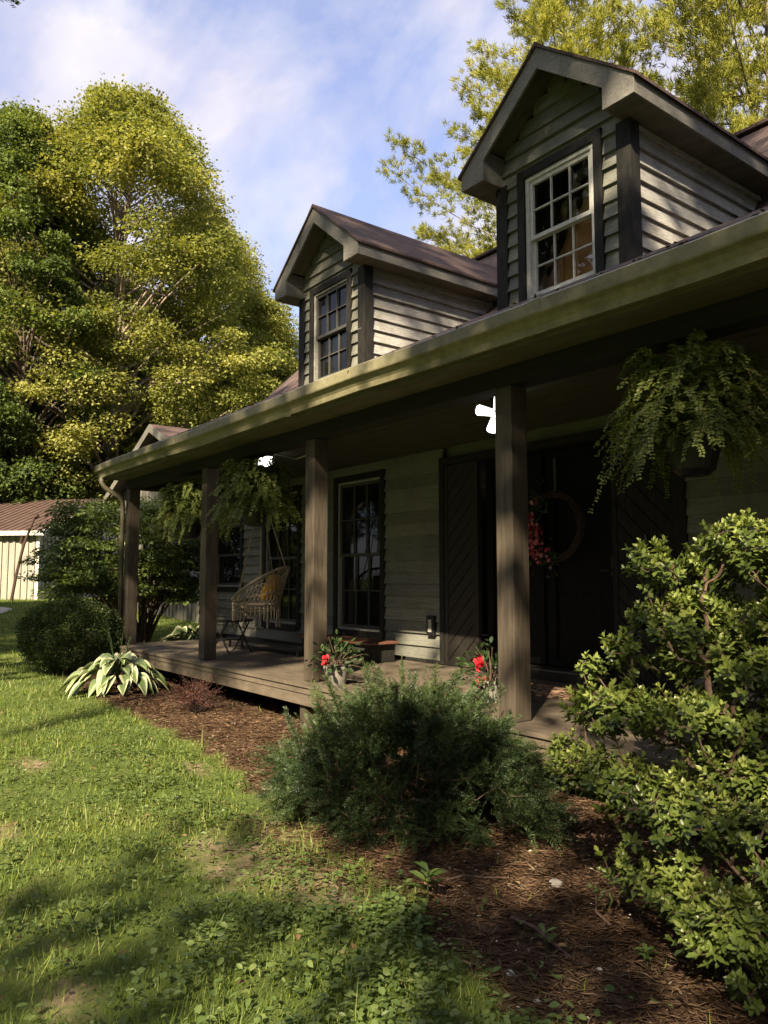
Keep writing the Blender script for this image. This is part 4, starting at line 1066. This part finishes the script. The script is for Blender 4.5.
# shade trees on the sunny side of the yard, behind the photographer
shade = broadleaf(51, 19, 5.5, 9.0, 130, 62, .30, M['green'], M['bark'], 'yard_tree', .12)
GS = 'tall yard trees behind the photographer'
SH = [(6.1, -7.3, .74, 1.02), (-4.0, -10.5, .75, 1.30), (11.5, -4.5, 1.05, 1.2), (11.0, -14.4, .95, 2.32), (4.65, -16.3, .95, 2.15), (-.5, -19.0, .9, 2.25)]
for i, (x, y, a, b) in enumerate(SH):
    put(shade, i == 0, x, y, i * 1.7, (a, b), 'tall green tree in the yard behind the photographer', GS)

thin = broadleaf(52, 20, 6, 9, 66, 48, .30, M['green'], M['bark'], 'yard_tree', .16)
put(thin, True, 5.6, -6.0, .4, (1.0, 1.1), 'thin-leaved green tree in the yard behind the photographer', GS)
for x, y in ((-40, -23), (-45, -15), (-47, -7.5), (-52, -1)):
    put(deept, False, x, y, x, (1.4, 1.2), 'low green tree in the woods left of the lawn', 'woods left of the lawn')
for i, a in enumerate(range(-134, 22, 12)):
    d = 31 + (i % 3) * 3 + (7 if -75 < a < -35 else 0)
    put(greent if i % 3 else deept, False, -5 + d * math.cos(R(a)), d * math.sin(R(a)), i * 1.1, ((1.05, .95) if i % 3 else (1.5, 1.3)), 'green tree in the woods that close the yard behind the photographer', 'woods behind the photographer', 0)

for x, y, sc in ((-15, -12, (.8, .88)), (-10.5, -15, (.8, .95))):
    put(greent, False, x, y, x, sc, 'tall green tree in the woods that close the yard behind the photographer', 'tall woods behind the photographer', 0)

# ------------------------------------------------------------------ shrubs
def stems_from(base, tips, rng, m, root, r=.012, sway=.12):
    mb = MB()
    for q in tips:
        q = np.array(q); b = np.array(base) + np.append(rng.normal(0, .06, 2), 0); mid = b * .45 + q * .55 + np.append(rng.normal(0, sway * .5, 2), .08)
        mb.tube([tuple(b), tuple(b * .7 + mid * .3 + np.array((0, 0, .04))), tuple(mid), tuple(q)], [r, r * .8, r * .6, r * .25], 5, False)
    return mb.build('stems', m, root)

def grow(mb, base, tips, r0=.004, bend=.03, rng=RNG, rmax=.016):
    """branching skeleton: every tip joins the nearest part already grown"""
    base = np.atleast_2d(base); nodes = [np.array(b, float) for b in base]; par = [-1] * len(base); plen = [0.0] * len(base)
    order = np.argsort([min(np.linalg.norm(t - b) for b in base) for t in tips])
    for oi in order:
        t = tips[oi]; arr = np.array(nodes); d = np.linalg.norm(arr - t, axis=1); j = int(np.argmin(d + .30 * np.array(plen)))
        n0 = nodes[j]; st = max(2, int(d[j] / .07)); prev = j
        up_ = np.array((0, 0, .12 * d[j]))
        for q in range(1, st + 1):
            s = q / st; p_ = n0 + (t - n0) * s + up_ * (s * (1 - s)) * -1.0 + (rng.normal(0, bend * .35, 3) if q < st else 0)
            nodes.append(p_); par.append(prev); plen.append(plen[prev] + d[j] / st); prev = len(nodes) - 1
    cnt = [0] * len(nodes)
    for i in range(len(nodes) - 1, -1, -1):
        cnt[i] = max(cnt[i], 1)
        if par[i] >= 0: cnt[par[i]] += cnt[i]
    rad = [min(rmax, r0 * .45 * (c ** .38)) for c in cnt]
    for i in range(len(nodes)):
        if par[i] >= 0: mb.tube([tuple(nodes[par[i]]), tuple(nodes[i])], [rad[par[i]] if cnt[par[i]] < 4 * cnt[i] else rad[i], rad[i]], 5, False)

# yew
M['yew'] = leaf_mat('yew_needle', [(0.013, 0.026, 0.010), (0.034, 0.057, 0.019), (0.085, 0.118, 0.038)], .2, .45)
yw_ = empty('yew_shrub', (-3.55, 2.95, 0), 'wide dark green yew with feathery upright tips before the porch', 'shrub')
rng = np.random.default_rng(61); yc = np.array((-3.66, 2.98, gzf(-3.6, 2.95)))
tips = []; dirs = []; tnt = []; cl = []
for k in range(310):
    d = rdir(1, rng)[0]; d[2] = abs(d[2]) * 1.0 - .04; d = unit(d[None])[0]; th = math.atan2(d[1], d[0])
    q = 1 + .12 * math.sin(3 * th + 1) + .09 * math.sin(5 * th + 4 * d[2])
    c = yc + np.array((0, 0, .08)) + d * np.array((.84 * q, .76 * q, .66 * (1 + .07 * math.sin(4 * th)))) * rng.uniform(.55, 1.0) ** .4
    cl.append(c); ct = rng.uniform(.05, .6); m_ = 30; sz = rng.uniform(.10, .19)
    dd = rdir(m_, rng); pts = c + dd * sz * rng.uniform(.2, 1, m_)[:, None] * (1, 1, .8)
    for p_, e_ in zip(pts, dd):
        if p_[2] < yc[2] + .01: continue
        tips.append(p_); dirs.append(unit((d * (1, 1, .5) * .9 + e_ * .8 + rng.normal(0, .25, 3) + (0, 0, .30))[None])[0]); tnt.append(ct)
mb = MB()
for k in range(30):                      # upright leaders carry sprigs on both sides
    th = rng.uniform(0, 6.28); rr = rng.uniform(.1, .78); L_ = rng.uniform(.16, .32); d = unit(np.array((math.cos(th) * .45 + rng.normal(0, .15), math.sin(th) * .45 + rng.normal(0, .15), 1))[None])[0]
    b = yc + np.array((rr * math.cos(th) * 1.05, rr * math.sin(th) * .95,   .64 - .34 * rr * rr)); ct = rng.uniform(.3, .8)
    mb.tube([tuple(b - d * .2), tuple(b), tuple(b + d * L_)], [.005, .004, .002], 4, False); sv = unit(np.cross(d, rng.normal(size=3))[None])[0]
    for j in range(18):
        s = j / 17; tips.append(b + d * L_ * (s * 1.05 - .1)); dirs.append(unit((d * .8 + sv * (1 if j % 2 else -1) * (1.1 - .6 * s) + rng.normal(0, .15, 3))[None])[0]); tnt.append(ct)
tips = np.array(tips); dirs = np.array(dirs); tnt = np.array(tnt)
grow(mb, [yc + (.1, 0, -.03), yc + (-.15, .08, -.03), yc + (.0, -.12, -.03)], cl, .006, .03, rng)
mb.build('stems', M['stem'], yw_)
parts = []; nseg = 11; n_ = len(tips)
ln = rng.uniform(.07, .125, n_); sv = unit(np.cross(dirs, np.array((0, 0, 1.0)) + .6 * rng.normal(size=(n_, 3)))); nn = np.cross(sv, dirs)
for q in range(nseg):
    s = q / (nseg - 1); base_ = tips + dirs * (ln * (s - .6))[:, None] + np.outer(np.full(n_, -.018 * s * s), (0, 0, 1.0))
    for g in (1, -1):
        A = sv * g + dirs * (.45 + .5 * s) + rng.normal(0, .18, (n_, 3))
        parts.append(scatter(base_, A, nn + rng.normal(0, .3, (n_, 3)), .027 * (1 - .45 * s) * rng.uniform(.8, 1.15, n_), .0055, KITE, np.clip(tnt + .32 * s - .05 + rng.normal(0, .07, n_), 0, 1)))
v, f, t_ = merge(parts); npmesh('foliage', v, f, M['yew'], yw_, t_)

# azalea: whorls of leaves on open branches
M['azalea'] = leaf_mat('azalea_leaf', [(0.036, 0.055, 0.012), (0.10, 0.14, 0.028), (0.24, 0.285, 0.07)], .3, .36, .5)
az = empty('azalea_shrub', (-1.6, 2.85, 0), 'large azalea with glossy leaf whorls on open branches near the camera', 'shrub')
rng = np.random.default_rng(71); ab = np.array((-1.42, 3.0, 0.0))
GRP = [((-1.62, 3.12, 1.44), (.26, .2, .22), 95), ((-1.30, 3.28, 1.52), (.28, .22, .24), 80), ((-1.93, 2.95, 1.46), (.13, .14, .12), 17), ((-1.84, 2.98, 1.20), (.22, .2, .15), 55), ((-2.05, 2.86, 1.10), (.10, .1, .09), 9), ((-1.5, 3.15, 1.12), (.28, .2, .2), 80),
       ((-2.24, 2.87, .98), (.06, .08, .10), 5), ((-2.06, 2.78, .86), (.20, .16, .11), 38), ((-1.75, 2.92, .84), (.30, .2, .12), 62), ((-1.4, 3.02, .80), (.30, .22, .16), 58), ((-2.05, 2.72, .60), (.24, .16, .10), 42), ((-1.72, 2.74, .52), (.32, .2, .14), 70),
       ((-1.38, 2.82, .52), (.28, .22, .18), 60), ((-2.42, 2.90, .60), (.10, .1, .09), 9), ((-1.40, 2.52, .22), (.20, .14, .17), 55), ((-1.18, 2.66, .32), (.22, .2, .24), 56), ((-1.58, 2.58, .26), (.14, .12, .10), 20), ((-1.78, 2.70, .26), (.3, .2, .12), 26), ((-1.15, 2.9, .9), (.2, .2, .3), 40), ((-1.68, 3.02, 1.02), (.30, .2, .16), 60), ((-1.5, 2.9, .66), (.3, .2, .12), 40)]
tips = []; mb = MB()
for c, e, k in GRP:
    c = np.array(c); e = np.array(e)
    for j in range(int(k * 2.2)):
        d = rdir(1, rng)[0]; d[2] = abs(d[2]) if rng.random() < .7 else d[2]
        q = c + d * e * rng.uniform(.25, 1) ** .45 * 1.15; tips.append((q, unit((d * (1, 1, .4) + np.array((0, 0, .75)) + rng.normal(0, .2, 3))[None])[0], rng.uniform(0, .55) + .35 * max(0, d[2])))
grow(mb, [ab + (.05, .02, -.03), ab + (-.12, -.05, -.03), ab + (-.02, -.22, -.03), ab + (.18, -.15, -.03)], [q - d * .02 for q, d, _ in tips], .0042, .02, rng, .014)
mb.build('stems', M['stem'], az)
P = []; A = []; Nn = []; Ls = []; T = []
for q, d, ct in tips:
    s1 = unit(np.cross(d, np.array((.3, .2, 1.0)))[None])[0]; s2 = np.cross(d, s1)
    for lev in range(4):
        k = (6, 5, 4, 4)[lev]; o0 = rng.uniform(0, 6.28)
        for j in range(k):
            a = o0 + j * 6.283 / k + rng.uniform(-.25, .25); r_ = s1 * math.cos(a) + s2 * math.sin(a); el = (.40, .95, 1.9, .25)[lev]
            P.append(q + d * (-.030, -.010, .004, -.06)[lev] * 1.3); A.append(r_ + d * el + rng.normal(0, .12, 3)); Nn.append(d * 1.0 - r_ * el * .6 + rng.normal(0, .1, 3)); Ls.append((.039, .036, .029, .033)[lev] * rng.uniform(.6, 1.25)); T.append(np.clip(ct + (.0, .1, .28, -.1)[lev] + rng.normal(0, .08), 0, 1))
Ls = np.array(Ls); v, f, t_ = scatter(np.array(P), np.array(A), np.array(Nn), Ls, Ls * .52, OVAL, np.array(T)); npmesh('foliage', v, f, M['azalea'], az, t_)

# boxwood
M['box'] = leaf_mat('boxwood_leaf', [(0.020, 0.036, 0.011), (0.042, 0.068, 0.018), (0.10, 0.135, 0.034)], .25, .42)
bx = empty('boxwood_shrub', (-11.75, 3.2, 0), 'rounded clipped boxwood at the far corner of the porch', 'shrub')
rng = np.random.default_rng(81); bc = np.array((-11.88, 3.24, gzf(-11.8, 3.2))); n_ = 34000
d = rdir(n_, rng); d[:, 2] = np.maximum(d[:, 2], -.95); th = np.arctan2(d[:, 1], d[:, 0])
e = np.array((.72, .72, .52)) * (1 + .06 * np.sin(4 * th + 6 * d[:, 2]) + .05 * np.sin(9 * th - 7 * d[:, 2]))[:, None]
P = bc + (0, 0, .55) + d * e * (rng.uniform(.55, 1.0, n_) ** .35)[:, None] * (1 + (rng.random(n_) < .03) * rng.uniform(0, .12, n_))[:, None]
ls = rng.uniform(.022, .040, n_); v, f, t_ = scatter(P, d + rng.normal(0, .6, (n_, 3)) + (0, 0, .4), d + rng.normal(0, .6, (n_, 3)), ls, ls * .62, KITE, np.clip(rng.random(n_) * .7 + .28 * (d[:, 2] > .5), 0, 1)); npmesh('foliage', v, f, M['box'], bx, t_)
stems_from(bc - (0, 0, .05), P[::1300], rng, M['stem'], bx, .016)

# layered shrub beyond the porch corner
M['layer'] = leaf_mat('layered_leaf', [(0.042, 0.066, 0.018), (0.085, 0.125, 0.03), (0.17, 0.21, 0.06)], .35, .45)
ls_ = empty('layered_shrub', (-13.9, 4.4, 0), 'tall shrub with layered leafy branches and bare lower stems past the porch corner', 'shrub')
rng = np.random.default_rng(91); lc = np.array((-14.4, 4.9, gzf(-14.4, 4.9))); tips = []; parts = []
for k in range(270):
    z = rng.uniform(1.0, 2.75); rr = 1.72 * math.sqrt(max(.05, 1 - ((z - 1.75) / 1.25) ** 2)) * rng.uniform(.15, 1) ** .5; a = rng.uniform(0, 6.283)
    c = lc + np.array((rr * math.cos(a), rr * math.sin(a) * .95, z)); tips.append(c); m_ = 150
    d = rdir(m_, rng); P = c + d * (.34, .34, .085) * rng.uniform(.2, 1, m_)[:, None] ** .6 + np.array((0, 0, -.10)) * ((d[:, 0] ** 2 + d[:, 1] ** 2)[:, None])
    l_ = rng.uniform(.055, .10, m_); ct = rng.uniform(.1, .75)
    parts.append(scatter(P, d * (1, 1, .1) + rng.normal(0, .4, (m_, 3)) + (0, 0, -.2), rng.normal(0, .35, (m_, 3)) + (0, 0, 1), l_, l_ * .5, KITE, np.clip(ct + rng.normal(0, .18, m_), 0, 1)))
v, f, t_ = merge(parts); npmesh('foliage', v, f, M['layer'], ls_, t_)
stems_from(lc + (.3, .2, -.05), tips[::4], rng, M['stem'], ls_, .024, .3)

# hostas
def hosta_mat():
    m, t, p, o = new_mat('hosta_leaf'); n, l = t.nodes.new, t.links.new
    a = n('ShaderNodeAttribute'); a.attribute_name = 'tint'
    r = n('ShaderNodeValToRGB'); els = r.color_ramp.elements
    els[0].position = .0; els[0].color = (0.06, 0.10, 0.03, 1); els[1].position = .62; els[1].color = (0.14, 0.19, 0.07, 1)
    e = els.new(.78); e.color = (0.34, 0.37, 0.20, 1); e = els.new(1.0); e.color = (0.45, 0.46, 0.30, 1)
    l(a.outputs['Fac'], r.inputs['Fac']); l(r.outputs['Color'], p.inputs['Base Color']); p.inputs['Roughness'].default_value = .45
    return m
M['hosta'] = hosta_mat()
def hosta(c, label, n_, rad, h, seed, stalks, leafL):
    rng = np.random.default_rng(seed)
    root = empty('hosta_plant', c, label, 'hosta', 'hostas by the porch'); V = []; F = []; T = []
    for k in range(n_):
        a = k * 2.39996 + rng.uniform(-.3, .3); q = ((k + .5) / n_) ** .62; d = np.array((math.cos(a), math.sin(a), 0)); s_ = np.array((-d[1], d[0], 0))
        L_ = leafL * rng.uniform(.8, 1.2) * (.8 + .3 * q); w = L_ * rng.uniform(.25, .31); b0 = len(V)
        start = np.array(c) + d * rad * q * .72 + np.array((0, 0, h * (1.0 - .62 * q ** 1.5) + rng.uniform(-.03, .04))); tilt = .75 - .75 * q + rng.uniform(-.3, .25)
        us = np.linspace(0, 1, 8); roll = rng.uniform(-.7, .7); side_ = rng.uniform(-.25, .25); base_t = rng.uniform(.05, .55); cream = rng.random() < .8
        for u in us:
            pc = start + (d + s_ * side_ * u) * L_ * u + np.array((0, 0, L_ * (tilt * u - .75 * u * u))); ww = w * max(.02, math.sin(math.pi * u ** .72) ** .8)
            for x_ in (-1, -.72, -.35, 0, .35, .72, 1):
                V.append(pc + s_ * ww * x_ + np.array((0, 0, ww * (.45 * abs(x_) ** 1.5 + roll * x_)))); T.append((.93 if abs(x_) > .65 else base_t) if cream else (.9 if abs(x_) < .2 else base_t))
        for i in range(7):
            for j in range(6): F.append((b0 + i * 7 + j, b0 + (i + 1) * 7 + j, b0 + (i + 1) * 7 + j + 1, b0 + i * 7 + j + 1))
    npmesh('leaves', V, F, M['hosta'], root, T, True)
    if stalks:
        mb = MB(); P = []
        for k in range(stalks):
            a = rng.uniform(0, 6.28); b = np.array(c) + (0, 0, .1); t_ = b + np.array((.16 * math.cos(a), .16 * math.sin(a), rng.uniform(.55, .86))); mb.tube([tuple(b), tuple((b + t_) / 2 + (0, 0, .05)), tuple(t_)], [.006, .005, .003], 4)
            for j in range(14): P.append(b + (t_ - b) * rng.uniform(.62, 1) + rng.normal(0, .008, 3))
        mb.build('flower_stalks', M['pot_leaf'], root); P = np.array(P)
        v, f, t_ = scatter(P, rdir(len(P), rng) + (0, 0, -.3), rdir(len(P), rng), .035, .012, KITE, np.full(len(P), .6)); npmesh('flower_buds', v, f, M['pot_leaf'], root, t_)
hosta((-9.72, 3.22, gzf(-9.72, 3.22)), 'variegated hosta with tall flower stalks in front of the porch corner', 130, .60, .38, 101, 5, .22)
hosta((-13.1, 5.6, gzf(-13.1, 5.6)), 'shaded pale hosta behind the far end of the porch deck', 60, .55, .40, 102, 0, .34)

# barberry
M['barb'] = leaf_mat('barberry_leaf', [(0.05, 0.018, 0.015), (0.10, 0.032, 0.026), (0.15, 0.06, 0.04)], .2, .6)
bb = empty('barberry_shrub', (-7.75, 3.5, 0), 'small reddish twiggy barberry in the mulch beside the deck', 'shrub')
rng = np.random.default_rng(111); c0 = np.array((-7.8, 3.42, gzf(-7.8, 3.42))); mb = MB(); P = []
for k in range(120):
    a = rng.uniform(0, 6.28); el = rng.uniform(.25, 1.3); ln = rng.uniform(.22, .46); d = np.array((math.cos(a) * math.cos(el), math.sin(a) * math.cos(el), math.sin(el))); b = c0 + np.append(rng.normal(0, .04, 2), -.01)
    q = b + d * ln; m_ = (b + q) / 2 + np.array((0, 0, .05)); mb.tube([tuple(b), tuple(m_), tuple(q)], [.0035, .003, .0015], 3, False)
    for j in range(15): P.append(m_ + (q - m_) * rng.uniform(0, 1) + rng.normal(0, .02, 3))
mb.build('twigs', M['twig'], bb); P = np.array(P); n_ = len(P)
v, f, t_ = scatter(P, rdir(n_, rng), rdir(n_, rng), rng.uniform(.012, .024, n_), .010, KITE, rng.random(n_)); npmesh('foliage', v, f, M['barb'], bb, t_)

# seedlings in the mulch
M['weed'] = leaf_mat('weed_leaf', [(0.045, 0.075, 0.018), (0.09, 0.135, 0.034), (0.15, 0.19, 0.06)], .35, .45)
def seedling(c, label, k, L_, seed, h=.1):
    rng = np.random.default_rng(seed); z = gzf(c[0], c[1]); root = empty('seedling', (c[0], c[1], z), label, 'plant', 'young plants in the mulch bed')
    mb = MB(); mb.tube([(c[0], c[1], z - .01), (c[0] + .01, c[1], z + h)], [.004, .002], 4); mb.build('stem', M['pot_leaf'], root)
    a = np.arange(k) * 2.4 + rng.uniform(0, 1, k); P = np.stack([np.full(k, c[0]), np.full(k, c[1]), z + h * rng.uniform(.35, 1, k)], 1)
    ls = L_ * rng.uniform(.7, 1.2, k); v, f, t_ = scatter(P, np.stack([np.cos(a), np.sin(a), rng.uniform(.1, .7, k)], 1), np.tile((0, 0, 1.0), (k, 1)) + rng.normal(0, .2, (k, 3)), ls, ls * .42, OVAL, rng.random(k) * .8); npmesh('leaves', v, f, M['weed'], root, t_)
seedling((-2.90, 3.22), 'lone broad-leaved seedling in the mulch between the yew and the azalea', 8, .10, 1)
seedling((-2.62, 2.22), 'young leafy weed at the front foot of the yew', 12, .09, 2, .16)
seedling((-1.72, 2.48), 'small seedling in the mulch below the azalea', 8, .06, 3, .08)
seedling((-2.05, 2.32), 'tiny seedling in the open mulch in front of the azalea', 7, .05, 4, .07)

# ------------------------------------------------------------------ lawn, weeds, mulch litter
rng = np.random.default_rng(201)
def fan(n_, r0, r1, pw, a0=-48, a1=82):
    u = rng.random(n_); e = pw + 1; r = (r0 ** e + u * (r1 ** e - r0 ** e)) ** (1 / e); a = np.radians(rng.uniform(a0, a1, n_)); return -r * np.cos(a), r * np.sin(a), r
x, y, r = fan(470000, 1.5, 34, -.32)
bare = baremask(x, y); bed = bedmask(x, y)
dens = np.clip(.80 + .30 * wob(x, y, 1.7, 8) + .22 * wob(x, y, 6, 9), .15, 1)
keep = (rng.random(len(x)) < dens * (1 - .90 * bare * (wob(x, y, 17, 41) + rng.normal(0, .3, len(x)) > -.35))) & ((bed < .4) | (rng.random(len(x)) < .012)) & ((y < 5.2) | (x < -13.6))
keep &= ~(((x + 26.6) / 3.0) ** 2 + ((y - 4) / 1.2) ** 2 < 1)
x, y, r = x[keep], y[keep], r[keep]; n_ = len(x)
P = np.stack([x, y, gz(x, y) - .004], 1)
hgt = (.028 + .045 * rng.random(n_) ** 1.6) * (1 + .50 * wob(x, y, 2.1, 11) + .3 * wob(x, y, 9, 15)) * (1 + .9 * (rng.random(n_) < .05)) * (1 + r * .012)
a = rng.uniform(0, 6.283, n_); ln = rng.uniform(.25, 1.0, n_)
A = np.stack([np.cos(a) * ln, np.sin(a) * ln, np.ones(n_)], 1)
tn = np.clip(.42 + .28 * wob(x, y, 1.3, 12) + .15 * wob(x, y, 5, 14) + rng.normal(0, .17, n_), 0, 1)
v, f, t_ = scatter(P, A, np.stack([np.cos(a), np.sin(a), -.3 * np.ones(n_)], 1) + rng.normal(0, .4, (n_, 3)), hgt, (.0038 * (np.maximum(r, 2) / 2.5) ** .7) * rng.uniform(.6, 1.3, n_), BLADE, tn)
M['grass'] = leaf_mat('grass_blade', [(0.062, 0.10, 0.016), (0.115, 0.168, 0.025), (0.19, 0.235, 0.045), (0.26, 0.25, 0.10)], .38, .5)
gr = npmesh('lawn_grass', v, f, M['grass'], None, t_); tag(gr, 'short patchy green lawn grass across the front yard', 'grass', kind='stuff')

# broad-leaved weeds and clover in drifts
def drift(cx_, cy_, sx, sy, n_): return np.stack([cx_ + rng.normal(0, sx, n_), cy_ + rng.normal(0, sy, n_)], 1)
Q = np.concatenate([drift(-2.55, 1.75, .34, .24, 1150), drift(-2.1, 1.62, .32, .26, 1100), drift(-2.75, 2.05, .25, .14, 600), drift(-1.75, 1.80, .22, .18, 350), drift(-2.9, .9, .5, .4, 500), drift(-4.0, 1.3, .8, .5, 700), drift(-6.5, 1.3, 1.6, .7, 1500), drift(-8.5, 2.0, 1.2, .6, 800), drift(-2.9, 1.45, .4, .25, 700), drift(-4.9, 1.9, .55, .22, 1500), drift(-6.3, 2.3, .7, .22, 1100),
                    drift(-5.6, 1.2, 1.0, .4, 700), drift(-3.35, 1.95, .2, .1, 110), drift(-7.8, 2.4, .6, .25, 500), drift(-1.62, 2.2, .16, .1, 130), drift(-4.2, .8, .6, .3, 350), drift(-1.9, 2.15, .3, .08, 110)])
x, y = Q[:, 0], Q[:, 1]; k_ = (wob(x, y, 5, 21) + rng.normal(0, .4, len(x)) > .02) & ((bedmask(x, y) < .5) | (rng.random(len(x)) < .12)); x, y = x[k_], y[k_]
rep = 2; x = np.repeat(x, rep) + rng.normal(0, .012, len(x) * rep); y = np.repeat(y, rep) + rng.normal(0, .012, len(y) * rep); n_ = len(x)
z = gz(x, y) + rng.uniform(.015, .075, n_); a = rng.uniform(0, 6.283, n_); l_ = rng.uniform(.014, .036, n_) * np.where((x > -3.0), 1.15, 1.0)
v, f, t_ = scatter(np.stack([x, y, z], 1), np.stack([np.cos(a), np.sin(a), rng.uniform(-.1, .5, n_)], 1), np.tile((0, 0, 1.0), (n_, 1)) + rng.normal(0, .42, (n_, 3)), l_, l_ * rng.uniform(.45, .85, n_), OVAL, np.clip(.45 + rng.normal(0, .25, n_), 0, 1))
wd = npmesh('broadleaf_weeds', v, f, M['weed'], None, t_); tag(wd, 'low broad-leaved weeds and clover spreading through the lawn', 'weeds', kind='stuff')

# pine-straw mulch
M['straw'] = leaf_mat('pine_straw', [(0.045, 0.027, 0.016), (0.115, 0.070, 0.042), (0.20, 0.135, 0.083), (0.33, 0.25, 0.16)], 0, .9, .1)
x, y, r = fan(150000, 2.0, 11, -.1, 8, 78); b_ = bedmask(x, y); k_ = (b_ > .35) & (y < 4.2); 
xa = rng.normal(-3.3, .45, 1200); ya = rng.normal(2.2, .12, 1200); x = np.concatenate([x[k_], xa]); y = np.concatenate([y[k_], ya]); r = np.hypot(x, y); n_ = len(x)
a = rng.uniform(0, 6.283, n_)
v, f, t_ = scatter(np.stack([x, y, gz(x, y) + rng.uniform(0, .016, n_)], 1), np.stack([np.cos(a), np.sin(a), rng.normal(0, .12, n_)], 1), np.tile((0, 0, 1.0), (n_, 1)) + rng.normal(0, .3, (n_, 3)), rng.uniform(.03, .10, n_), .0022 * (np.maximum(r, 2.5) / 3) ** .8 * rng.uniform(.7, 1.8, n_), KITE, np.clip(.35 + .2 * wob(x, y, 3, 31) + rng.normal(0, .2, n_), 0, 1))
st = npmesh('pine_straw', v, f, M['straw'], None, t_); tag(st, 'brown pine-straw mulch covering the planting bed', 'mulch', kind='stuff')
x, y, r = fan(900, 2.0, 16, .1, -20, 75); x = np.concatenate([x, rng.uniform(-11, -1, 60)]); y = np.concatenate([y, rng.uniform(3.95, 5.6, 60)])
k_ = (y < 3.7) | (y > 3.9); x, y = x[k_], y[k_]; n_ = len(x); a = rng.uniform(0, 6.28, n_); s_ = rng.uniform(.02, .05, n_)
zz = np.where((y > 3.8) & (x > -11.6), DZ + .004, gz(x, y) + np.where(bedmask(x, y) > .5, .02, .05))
v, f, t_ = scatter(np.stack([x, y, zz], 1), np.stack([np.cos(a), np.sin(a), rng.normal(0, .15, n_)], 1), np.tile((0, 0, 1.0), (n_, 1)) + rng.normal(0, .25, (n_, 3)), s_, s_ * .55, OVAL, rng.random(n_))
fl_ = npmesh('fallen_leaves', v, f, M['dead_leaf'], None, t_); tag(fl_, 'scattered brown fallen leaves on the lawn, mulch and deck', 'leaves', kind='stuff')
# pale chips and small stones
M['chip'] = leaf_mat('pale_chip', [(0.16, 0.12, 0.08), (0.38, 0.34, 0.27), (0.60, 0.57, 0.50)], 0, .9, .2)
x, y, r = fan(1500, 2.1, 9, .1, 12, 70); k_ = (bedmask(x, y) > .5) & (y < 4.1); x, y = x[k_], y[k_]; n_ = len(x); a = rng.uniform(0, 6.28, n_); s_ = rng.uniform(.008, .026, n_)
v, f, t_ = scatter(np.stack([x, y, gz(x, y) + .012], 1), np.stack([np.cos(a), np.sin(a), rng.normal(0, .2, n_)], 1), np.tile((0, 0, 1.0), (n_, 1)) + rng.normal(0, .4, (n_, 3)), s_, s_ * rng.uniform(.25, .7, n_), OVAL, rng.random(n_) ** 2.0)
ch = npmesh('wood_chips', v, f, M['chip'], None, t_); tag(ch, 'pale wood chips and bits scattered over the mulch', 'chips', kind='stuff')
M['stone'] = mat('pale_stone', (0.16, 0.15, 0.13), (0.34, 0.32, 0.29), (1, 1, 1), 20, .9, .4)
def stone(x, y, s, label):
    rr_ = np.random.default_rng(int(abs(x * 1000))); vs = []; fs = []; nu, nv = 8, 6
    for i in range(nv + 1):
        for j in range(nu):
            ph, th = math.pi * i / nv, 2 * math.pi * j / nu; q = 1 + (.0 if i in (0, nv) else rr_.uniform(-.18, .18)); vs.append((x + s * q * math.sin(ph) * math.cos(th), y + s * .8 * q * math.sin(ph) * math.sin(th), gzf(x, y) + s * .3 + s * .55 * math.cos(ph)))
    for i in range(nv):
        for j in range(nu): fs.append((i * nu + j, i * nu + (j + 1) % nu, (i + 1) * nu + (j + 1) % nu, (i + 1) * nu + j))
    o = MB().add(vs, fs).build('stone', M['stone'], None); tag(o, label, 'stone', 'pale stones in the planting bed')
stone(-2.42, 2.82, .035, 'largest pale stone in the mulch between yew and azalea')
stone(-2.0, 2.08, .020, 'small pale stone at the mulch edge by the weeds')
stone(-1.82, 2.02, .015, 'tiny pale stone at the lower edge of the mulch')
stone(-3.0, 2.0, .016, 'tiny pale stone by the front foot of the yew')
mb = MB(); rng2 = random.Random(4)
def stick(x, y, a, ln, r, label):
    u = (math.cos(a), math.sin(a)); pts = [(x + u[0] * ln * s - u[1] * .03 * math.sin(s * 5), y + u[1] * ln * s + u[0] * .03 * math.sin(s * 5), gzf(x + u[0] * ln * s, y + u[1] * ln * s) + .015 + r) for s in (0, .3, .6, 1)]
    o = MB().tube(pts, [r, r * .9, r * .7, r * .4], 6).build('fallen_stick', M['stem'], None); tag(o, label, 'stick', 'sticks lying in the mulch')
stick(-2.28, 2.38, -.1, .36, .008, 'dark fallen stick lying across the open mulch')
stick(-2.75, 2.45, 1.0, .28, .006, 'thin fallen stick near the foot of the yew')
stick(-2.0, 2.65, 2.5, .30, .006, 'thin fallen stick below the azalea branches')
